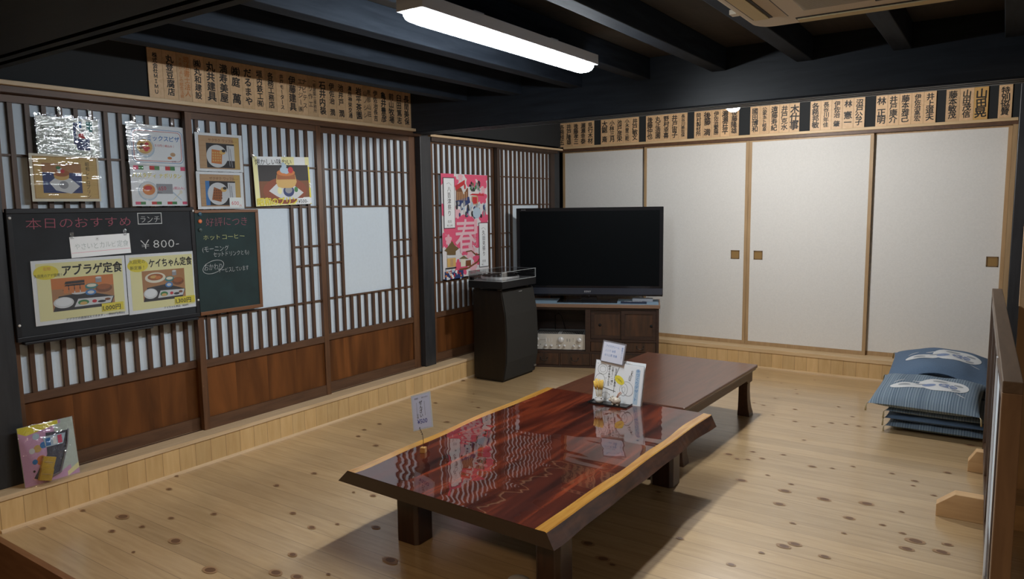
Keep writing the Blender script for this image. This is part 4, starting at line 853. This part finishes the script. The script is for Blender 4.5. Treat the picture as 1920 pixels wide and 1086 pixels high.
for x in (-hx2, hx2):
    for y in (-hy2, hy2): b.box((x - .0012, y - .0012, z0_), (x + .0012, y + .0012, z1_), edge)
b.build('dust_cover', t)
b = MB(); b.box((-hx + .004, -hy + .01, .0745), (-hx + .03, -hy + .035, .098), blk); b.build('hinge', t)

# ------------------------------------------------------------------ television bench with amplifier, television
P0 = (-3.197, 5.063); RZ = math.radians(23); MC = T(P0[0], P0[1], 0, RZ)
cab = wood('dark_old_cabinet', (.022, .012, .009), (.045, .022, .015), (1, 9, 9), .42, 5); cabd = wood('worn_cabinet_panel', (.026, .015, .010), (.080, .034, .016), (7, 9, 1.2), .45, 4); cabt = wood('brown_bench_top', (.17, .10, .065), (.24, .15, .10), (1, 9, 9), .45, 4)
iron = mat('dark_iron', (.05, .045, .04), .35, .7)
t = thing('television_bench', 'old dark wooden television bench with sliding doors and drawers', 'cabinet', MC)
x0, x1, dp = -.095, 1.005, .375
b = MB(); b.box((x0, 0, .0), (x0 + .03, dp, .51), cab); b.box((x1 - .022, 0, 0), (x1, dp, .51), cab); b.box((x0 + .03, dp - .015, .01), (x1 - .022, dp, .51), cab); b.box((x0 + .03, .004, 0), (x1 - .022, dp - .015, .020), cab); b.box((x0 + .03, .004, .124), (x1 - .022, dp - .015, .142), cab); b.box((.408, .002, .142), (.450, dp - .015, .510), cab); b.box((x0 + .03, .004, .490), (x1 - .022, dp - .015, .510), cab)
b.box((.450, .002, .226), (x1 - .022, dp - .015, .244), cab); b.box((.716, .004, .142), (.728, .10, .226), cab)
for x in (.19, .45, .71): b.box((x - .006, .004, .020), (x + .006, .10, .124), cab)
b.build('carcass', t)
b = MB(); b.box((x0 - .01, -.014, .510), (x1 + .008, dp + .006, .538), cabt); b.build('top', t, bevel=.003)
hole = mat('finger_hole', (.004, .004, .004), .9)
for xa, xb, yy, hx_ in ((.452, .722, .022, .527), (.702, .982, .006, .945)):
    b = MB(); b.box((xa + .026, yy + .006, .272), (xb - .026, yy + .012, .462), cabd)
    for q in (((xa, .246), (xa + .028, .488)), ((xb - .028, .246), (xb, .488)), ((xa + .028, .246), (xb - .028, .274)), ((xa + .028, .460), (xb - .028, .488))): b.box((q[0][0], yy, q[0][1]), (q[1][0], yy + .015, q[1][1]), cab)
    o = b.build('sliding_door', t); b = MB(); b.lathe([(.013, 0), (.013, .0015)], hole, 16, (hx_, yy + .004, .362), 1); b.build('finger_hole', o)
def drawer(xa, xb, za, zb):
    b = MB(); b.box((xa, .008, za), (xb, .20, zb), cabd); o = b.build('drawer', t, bevel=.002)
    cx, cz = (xa + xb) / 2, (za + zb) / 2; b = MB(); b.tube([(cx - .028, .006, cz + .010), (cx - .026, -.004, cz - .004), (cx - .012, -.008, cz - .013), (cx + .012, -.008, cz - .013), (cx + .026, -.004, cz - .004), (cx + .028, .006, cz + .010)], .003, iron, 6); b.lathe([(.005, .004), (.005, .009)], iron, 8, (cx - .028, 0, cz + .010), 1); b.lathe([(.005, .004), (.005, .009)], iron, 8, (cx + .028, 0, cz + .010), 1); b.build('drawer_pull', o)
drawer(.453, .714, .144, .224); drawer(.730, .981, .144, .224)
for xa, xb in ((x0 + .032, .183), (.197, .443), (.457, .703), (.717, .981)): drawer(xa, xb, .022, .122)
# amplifier
t = thing('amplifier', 'silver stereo amplifier in the open bay of the bench', 'amplifier', MC @ T(-.028, .030, .142))
ampf = mat('champagne_aluminium', (.66, .65, .61), .35, .35); ampb = mat('grey_amp_cover', (.32, .32, .32), .5, .1)
b = MB(); b.box((.004, .012, .008), (.426, .30, .130), ampb)
b.build('case', t); b = MB()
for i in range(26):
    if i not in (12, 13): b.box((.018 + i * .015, .03, .130), (.027 + i * .015, .20, .1315), gap_m)
b.build('vents', t)
b = MB(); b.box((0, 0, .006), (.430, .012, .136), ampf)
for i in range(3): b.box((.10 + i * .024, -.003, .07), (.106 + i * .024, 0, .102), silver)
for x in (.278, .30): b.box((x, -.003, .075), (x + .008, 0, .098), ampb)
for x in (.052, .19, .34): b.box((x, -.001, .044), (x + .006, 0, .050), gap_m)
for z in (.078, .09, .10): b.box((.33, -.001, z), (.334, 0, z + .004), gap_m)
b.box((.05, -.001, .085), (.095, 0, .087), gap_m); b.build('faceplate', t, bevel=.001)
for x, z, r in ((.028, .09, .014), (.228, .088, .026), (.382, .088, .020), (.10, .037, .011), (.148, .037, .011), (.214, .037, .010), (.258, .037, .010), (.336, .037, .010), (.384, .037, .010), (.03, .035, .008)):
    b = MB(); b.lathe([(r, 0), (r * .96, -.012), (r * .86, -.016)][::-1], silver, 24, (x, 0, z), 1); o = b.build('knob', t)
    b = MB(); b.box((x - .0012, -.0168, z), (x + .0012, -.0158, z + r * .8), gap_m); b.build('pointer', o)
for x in (.04, .39):
    for y in (.03, .27): b = MB(); b.lathe([(.014, 0), (.014, .008)], blk, 12, (x, y, 0)); b.build('foot', t)
b = MB(); b.tube([(.12, .285, .275), (.12, .27, .40), (.15, .27, .42), (.175, .27, .40), (.21, .29, .275)], .003, blk, 6); tag(b.build('cable', None, MC), 'thin black cable looping up behind the amplifier', 'cable')
# cloth, television
cl = noisy('pale_blue_cloth', (.20, .30, .40), .1, 200, .9)
b = MB(); b.box((-.08, .012, .538), (1.0, .34, .5400), cl)
tag(b.build('cloth', None, MC), 'pale blue cloth lying under the television on the bench', 'cloth')
b = MB(); b.prism([(.040, .505), (.052, .525), (.034, .535), (.030, .470), (.045, .462)][::-1], 1.0155, 1.0165, cl, 0); tag(b.build('cloth_tag', None, MC), 'scrap of blue cloth hanging at the right end of the bench', 'cloth')
t = thing('television', 'large black flat screen television on the old bench', 'television', MC @ T(0, .15, .540))
x0, x1 = -.190, 1.035; bz = mat('gloss_black_bezel', (.010, .010, .012), .15, coat=.3); scr = mat('black_screen', (.004, .005, .006), .3, spec=.06); strip = mat('dark_blue_grey_bezel', (.055, .062, .085), .22, .4)
b = MB(); b.box((x0, 0, .058), (x1, .055, .790), bz); b.box((x0 + .15, .055, .12), (x1 - .15, .095, .62), bz); b.build('housing', t, bevel=.004); b = MB(); b.M = Matrix.Translation((0, -.0004, 0)) @ Matrix.Rotation(PI / 2, 4, 'X'); b.text('BRAVIA', x0 + .045, .772, .010, mat('grey_logo', (.25, .25, .27), .4), .0, .0); b.build('logo', t)
b = MB(); b.box((x0 + .030, -.0012, .135), (x1 - .030, 0, .762), scr); b.build('screen', t)
b = MB(); b.box((x0 + .004, -.006, .064), (x1 - .004, 0, .116), strip); b.box((x0 + .002, -.003, .050), (x1 - .002, .03, .064), bz); b.M = Matrix.Translation((0, -.0062, 0)) @ Matrix.Rotation(PI / 2, 4, 'X'); b.text('SONY', .385, .080, .020, mat('silver_logo', (.5, .5, .52), .3), 0, .01, step=1.05); b.build('bottom_bezel', t)
b = MB(); b.lathe([(.012, 0), (.010, -.006), (.004, -.008)][::-1], bz, 14, (.425, .004, .050), 1); b.build('power_lamp', t)
b = MB(); b.box((.36, .012, .012), (.49, .05, .10), bz); b.build('neck', t); b = MB(); b.box((.165, -.085, 0), (.665, .14, .010), bz); b.box((.24, -.04, .010), (.59, .10, .014), bz); b.build('stand', t, bevel=.003)
t = thing('remote_control', 'dark navy remote control lying on the bench right of the television stand', 'remote control', MC @ T(.80, .075, .540))
b = MB(); b.box((-.105, -.022, 0), (.105, .022, .016), mat('navy_plastic', (.010, .018, .045), .35)); b.build('body', t, bevel=.003)
b = MB()
for i in range(9): b.box((-.075 + i * .016, -.010, .016), (-.064 + i * .016, -.002, .0172), plate)
b.build('buttons', t)
t = thing('tissue_case', 'small grey box on the bench behind the remote control', 'box', MC @ T(.87, .20, .540))
b = MB(); b.box((-.085, -.03, 0), (.085, .03, .030), mat('grey_translucent', (.28, .30, .34), .4)); b.build('body', t, bevel=.004)

# ------------------------------------------------------------------ floor cushions
def stripes():
    m, n, l, b = nt('blue_striped_cotton'); tc = n.new('ShaderNodeTexCoord'); sp = n.new('ShaderNodeSeparateXYZ'); l.new(tc.outputs['Object'], sp.inputs[0])
    wn = n.new('ShaderNodeTexWhiteNoise'); wn.noise_dimensions = '1D'; tt = mathn(n, l, 'MULTIPLY', sp.outputs[0], 150.0); l.new(mathn(n, l, 'FLOOR', tt), wn.inputs['W'])
    alt = mathn(n, l, 'MULTIPLY', mathn(n, l, 'FRACT', mathn(n, l, 'MULTIPLY', mathn(n, l, 'FLOOR', tt), .5)), 1.1)
    c = ramp(n, l, mathn(n, l, 'ADD', alt, mathn(n, l, 'MULTIPLY', wn.outputs['Value'], .45)), [(.0, (.095, .14, .20)), (.5, (.15, .205, .27)), (1.0, (.23, .30, .365))])
    ns = n.new('ShaderNodeTexNoise'); ns.inputs['Scale'].default_value = 300; l.new(tc.outputs['Object'], ns.inputs['Vector'])
    l.new(mixc(n, l, .25, c, ns.outputs['Color'], 'OVERLAY'), b.inputs['Base Color']); b.inputs['Roughness'].default_value = .95; return m
stripe_m = stripes(); plain_b = noisy('plain_blue_cotton', (.095, .15, .24), .12, 250, .95); gourd_m = noisy('white_gourd_print', (.62, .64, .66), .03, 120, .95); bell = noisy('blue_flower_print', (.20, .26, .42), .1, 120, .95); leaf_p = noisy('grey_leaf_print', (.30, .33, .36), .1, 120, .95); tassel_m = mat('straw_tassel', (.42, .36, .22), .8)
def cushion(name, M, hw, th, label, group, top=None, gourd=False, sag=None, flip=1, gv=0):
    top = top or stripe_m; N = 22; b = MB()
    def prof(u, v): a = max(0, (1 - abs(u) ** 3.2)) ** .5 * max(0, (1 - abs(v) ** 3.2)) ** .5; return a
    def pt(u, v, s_):
        p = prof(u, v); k = 1 - .045 * (1 - abs(v) ** 4) * abs(u) ** 6; k2 = 1 - .045 * (1 - abs(u) ** 4) * abs(v) ** 6
        x, y = u * hw * k, v * hw * k2; z = th * (.5 + s_ * (.5 * p if s_ > 0 else .42 * p)) + .004 * math.sin(u * 9 + v * 4) * p * (1 if s_ > 0 else 0)
        if sag: z += sag(x, y)
        return (x, y, z)
    for s_ in (1, -1):
        vs = [pt(-1 + 2 * i / N, -1 + 2 * j / N, s_) for j in range(N + 1) for i in range(N + 1)]; fs = []
        for j in range(N):
            for i in range(N): a = j * (N + 1) + i; q = (a, a + 1, a + N + 2, a + N + 1); fs.append(q if s_ > 0 else q[::-1])
        b.add(vs, fs, top, True)
    if gourd:
        def patch(cu, cv, ru, rv, rot, m, lift):
            cv += gv
            c, q = math.cos(rot), math.sin(rot); vs = [pt(cu, cv, 1)]; R_, A = 5, 26
            for r in range(1, R_ + 1):
                for i in range(A):
                    a = 2 * PI * i / A; x, y = ru * r / R_ * math.cos(a), rv * r / R_ * math.sin(a); vs.append(pt(cu + c * x - q * y, cv + q * x + c * y, 1))
            vs = [(x, y, z + lift) for x, y, z in vs]; fs = [(0, 1 + i, 1 + (i + 1) % A) for i in range(A)]
            for r in range(R_ - 1):
                for i in range(A): a = 1 + r * A + i; d = 1 + r * A + (i + 1) % A; fs.append((a, a + A, d + A, d))
            b.add(vs, fs, m, True)
        f = flip
        patch(.28 * f, .18, .46, .40, .0, gourd_m, .0022); patch(-.34 * f, -.06, .36, .17, .35 * f, gourd_m, .0020)
        patch(.36 * f, .14, .17, .15, 0, bell, .0032); patch(.02 * f, .08, .13, .08, .4, bell, .0032); patch(-.42 * f, -.07, .12, .06, .3, leaf_p, .0030); patch(.20 * f, .38, .14, .06, .2, leaf_p, .0030); patch(.54 * f, .30, .10, .05, -.5, leaf_p, .0030); patch(.52 * f, -.04, .09, .05, .6, leaf_p, .0030); patch(-.12 * f, .10, .12, .04, .2, leaf_p, .0030)
        for k in range(5):
            a = 2 * PI * k / 5; patch(.36 * f + .10 * math.cos(a), .14 + .09 * math.sin(a), .055, .016, a, gourd_m, .0038)
        patch(-.55 * f, .20, .16, .012, .9 * f, gourd_m, .0024); patch(-.20 * f, .30, .12, .02, .2, gourd_m, .0024); patch(.62 * f, -.28, .10, .012, -.5, gourd_m, .0024)
    o = b.build(name, None, M)
    tag(o, label, 'cushion', group)
    for u, v in ((-1, -1), (1, -1), (1, 1), (-1, 1)):
        x, y, z = pt(u, v, 1); b = MB(); b.tube([(x, y, z), (x * 1.02, y * 1.02, z - .006), (x * 1.03, y * 1.025, z - .045)], [.0025, .004, .0055], tassel_m, 6); b.build('tassel', o)
    return o
for i in range(3):
    cushion('floor_cushion', T(-.262 + (.004, -.006, .006)[i], 4.925 + (0, .006, -.01)[i], .002 + i * .046, (.0, .02, -.015)[i]), .262, .060, ('striped blue floor cushion lying on the floor, bottom of the near pile', 'folded blue floor cushion, second from the floor in the near pile', 'blue floor cushion squeezed third from the floor in the near pile')[i], 'floor cushions piled at the right', plain_b if i == 1 else stripe_m)
for i in range(4):
    cushion('floor_cushion', T(-.235 + (.004, -.006, .006, .01)[i], 5.575 + (0, .006, -.01, 0)[i], .002 + i * .043, (.0, .03, -.02, .02)[i]), .262, .048, ('blue floor cushion at the bottom of the rear pile by the plain door', 'blue floor cushion second from the floor in the rear pile', 'blue floor cushion third from the floor in the rear pile', 'blue floor cushion fourth from the floor in the rear pile')[i], 'floor cushions piled at the right', plain_b if i % 2 else stripe_m)
cushion('floor_cushion', T(-.320, 4.885, .150, -.04) @ Matrix.Rotation(math.radians(4.0), 4, 'X'), .280, .115, 'striped blue floor cushion with white gourd print topping the near pile', 'floor cushions piled at the right', stripe_m, True, lambda x, y: -.22 * max(0, -.12 - y) ** 1.3, gv=-.22)
cushion('floor_cushion', T(-.29, 5.42, .212, .02) @ Matrix.Rotation(math.radians(6), 4, 'X'), .30, .095, 'plain blue floor cushion with white gourd print topping the rear pile', 'floor cushions piled at the right', plain_b, True, lambda x, y: -.25 * max(0, -.10 - y) ** 1.3 + .03 * math.cos(x * 7) + .05 * max(0, 1 - ((x + .02) / .2) ** 2) * max(0, min(1, (-.05 - y) / .2)))

# ------------------------------------------------------------------ low folding screen at the right
sc_d = wood('screen_dark_stile', (.045, .022, .012), (.075, .038, .020), (9, 9, 1), .3, 4, coat=.3); sc_t = wood('screen_top_rail', (.10, .065, .042), (.15, .10, .068), (9, 1, 9), .5, 4); sc_l = wood('screen_pale_end', (.18, .105, .060), (.25, .15, .085), (9, 9, 1), .5, 4); foot_m = wood('pale_screen_foot', (.50, .30, .14), (.60, .38, .19), (1, 9, 9), .5, 4)
A = Vector((.040, 2.13)); B_ = Vector((-.010, 4.36)); L = (B_ - A).length; ang = math.atan2(B_.y - A.y, B_.x - A.x) - PI / 2
t = thing('partition_screen', 'low wooden partition screen on feet at the right edge', 'screen', T(A.x, A.y, 0, ang))
b = MB(); hw = .0215
b.box((-hw, 0, .873), (hw, L, .903), sc_t); b.build('top_rail', t, bevel=.002)
b = MB(); b.box((-hw, 0, .06), (hw, .07, .873), sc_l); b.build('end_post', t, bevel=.002); b = MB(); b.box((-hw, L - .07, .06), (hw, L, .873), sc_d); b.build('end_post', t, bevel=.002)
b = MB(); b.box((-hw + .003, .07, .06), (hw - .003, L - .07, .12), sc_d); b.box((-hw + .003, .07, .82), (hw - .003, L - .07, .873), sc_d)
for y in (.35, 1.1, 1.65): b.box((-hw + .004, y - .02, .12), (hw - .004, y + .02, .82), sc_d)
b.build('frame', t)
b = MB(); b.box((-.004, .07, .12), (.004, L - .07, .82), paper_m); b.build('paper', t)
b = MB(); b.box((-hw - .0015, .60, .10), (-hw + .004, .625, .85), mat('white_strip', (.78, .80, .84), .5)); b.build('edge_strip', t)
for y, r in ((.22, .175), (1.385, .175), (2.055, .068)):
    b = MB(); P = [(-r - .012, 0), (r + .012, 0), (r + .012, .052), (r - .055 * r / .175, .108), (-r + .055 * r / .175, .108), (-r - .012, .052)]
    b.prism(P, y - .03, y + .03, foot_m, 1); b.build('foot', t, bevel=.002)

# ------------------------------------------------------------------ packaged toy on the sill
t = thing('toy_pack', 'pink toy pack in shrink film leaning on the sill at far left', 'toy pack', T(-3.478, 1.425, .157) @ Matrix.Rotation(-.12, 4, 'Y') @ Matrix(((0, 0, 1, 0), (1, 0, 0, 0), (0, 1, 0, 0), (0, 0, 0, 1))))
lil = c_('lilac_print', .62, .36, .56); w, h = .226, .262
b = MB(); b.box((-w / 2, 0, 0), (w / 2, h, .006), c_('mint_card', .52, .60, .55)); z = .0064
b.poly([(-w / 2, 0), (w / 2 - .03, 0), (.06, h), (-w / 2, h)], lil, z); b.poly([(-w / 2, h - .022), (-w / 2 + .03, h - .04), (.05, h - .018), (.05, h), (-w / 2, h)], yel, z + .0002); b.poly([(w / 2 - .05, .02), (w / 2, .05), (w / 2, .025), (w / 2 - .05, 0)], paleyel, z + .0002); b.poly([(.02, 0), (w / 2, 0), (w / 2, .028), (.03, .04)], lil, z + .0001)
for x, y, r, m in ((-.045, .21, .014, skyb), (-.045, .155, .016, gold), (-.068, .15, .012, plate), (-.02, .165, .014, bluep), (-.035, .10, .021, orng), (-.062, .10, .011, bluep), (-.07, .06, .005, dark), (-.068, .03, .009, lpink)): b.ell(x, y, r, r * 1.05, m, z + .0004, n=14)
b.poly([(.10, h - .01), (.10, .06), (.04, .03), (.03, h - .02)], c_('mint_card', .52, .60, .55), z + .0003)
b.build('backing_card', t)
b = MB(); b.poly([(-.005, h - .045), (.085, h - .055), (.075, h - .115), (.03, .03), (-.045, .012), (-.075, .03), (-.01, .12)], c_('dark_window', .07, .07, .10), .0075)
b.add([(-.02, h - .06, .008), (.075, h - .065, .008), (.060, h - .11, .008), (-.012, h - .11, .008)], [(0, 3, 2, 1)], skyb); b.rect(.020, h - .105, .036, h - .070, white, .0084); b.rect(.040, h - .105, .058, h - .068, pink, .0084); b.rect(-.01, h - .105, .010, h - .07, bluep, .0084)
b.build('window', t)
for k, (x, y) in enumerate(((-.015, .085), (-.03, .035))):
    b = MB(); b.M = Matrix.Translation((x, y, .012)) @ Matrix.Rotation(-.35, 4, 'Z'); b.box((-.026, -.026, -.005), (.026, .026, .012), c_('yellow_plastic_block', .66, .42, .05, .35)); b.box((-.02, .0, .012), (.02, .004, .014), gold); b.build('block', t, bevel=.003)
b = MB(); b.tube([(.088, h - .05, .010), (.075, h - .115, .014), (.032, .028, .014), (-.04, .010, .012)], .0035, c_('grey_tray_edge', .22, .22, .25, .3), 8); b.build('tray_edge', t)
b = MB(); N = 12; vs = []
for j in range(N + 1):
    for i in range(N + 1):
        u_, v_ = -1 + 2 * i / N, j / N; vs.append((u_ * (w / 2 + .003), -.002 + v_ * (h + .006), .030 * max(0, (1 - u_ * u_)) ** .7 * (1 - v_ ** 3) + .0095 + .0015 * math.sin(i * 2.1 + j * 1.3)))
b.add(vs, [(j * (N + 1) + i, j * (N + 1) + i + 1, (j + 1) * (N + 1) + i + 1, (j + 1) * (N + 1) + i) for j in range(N) for i in range(N)], sleeve('shrink_film', (30, 30, 30), .6, .008, .08, .05), True); b.build('shrink_film', t)

# ------------------------------------------------------------------ unidentified small grey thing under the near end of the table
b = MB(); b.ball((0, 0, .028), .05, mat('pale_grey_plastic', (.42, .42, .44), .4), 10, (1.0, .8, .56)); tag(b.build('grey_object', None, T(-1.345, 2.0, 0)), 'pale grey rounded plastic object on the floor under the table near end', 'unidentified')
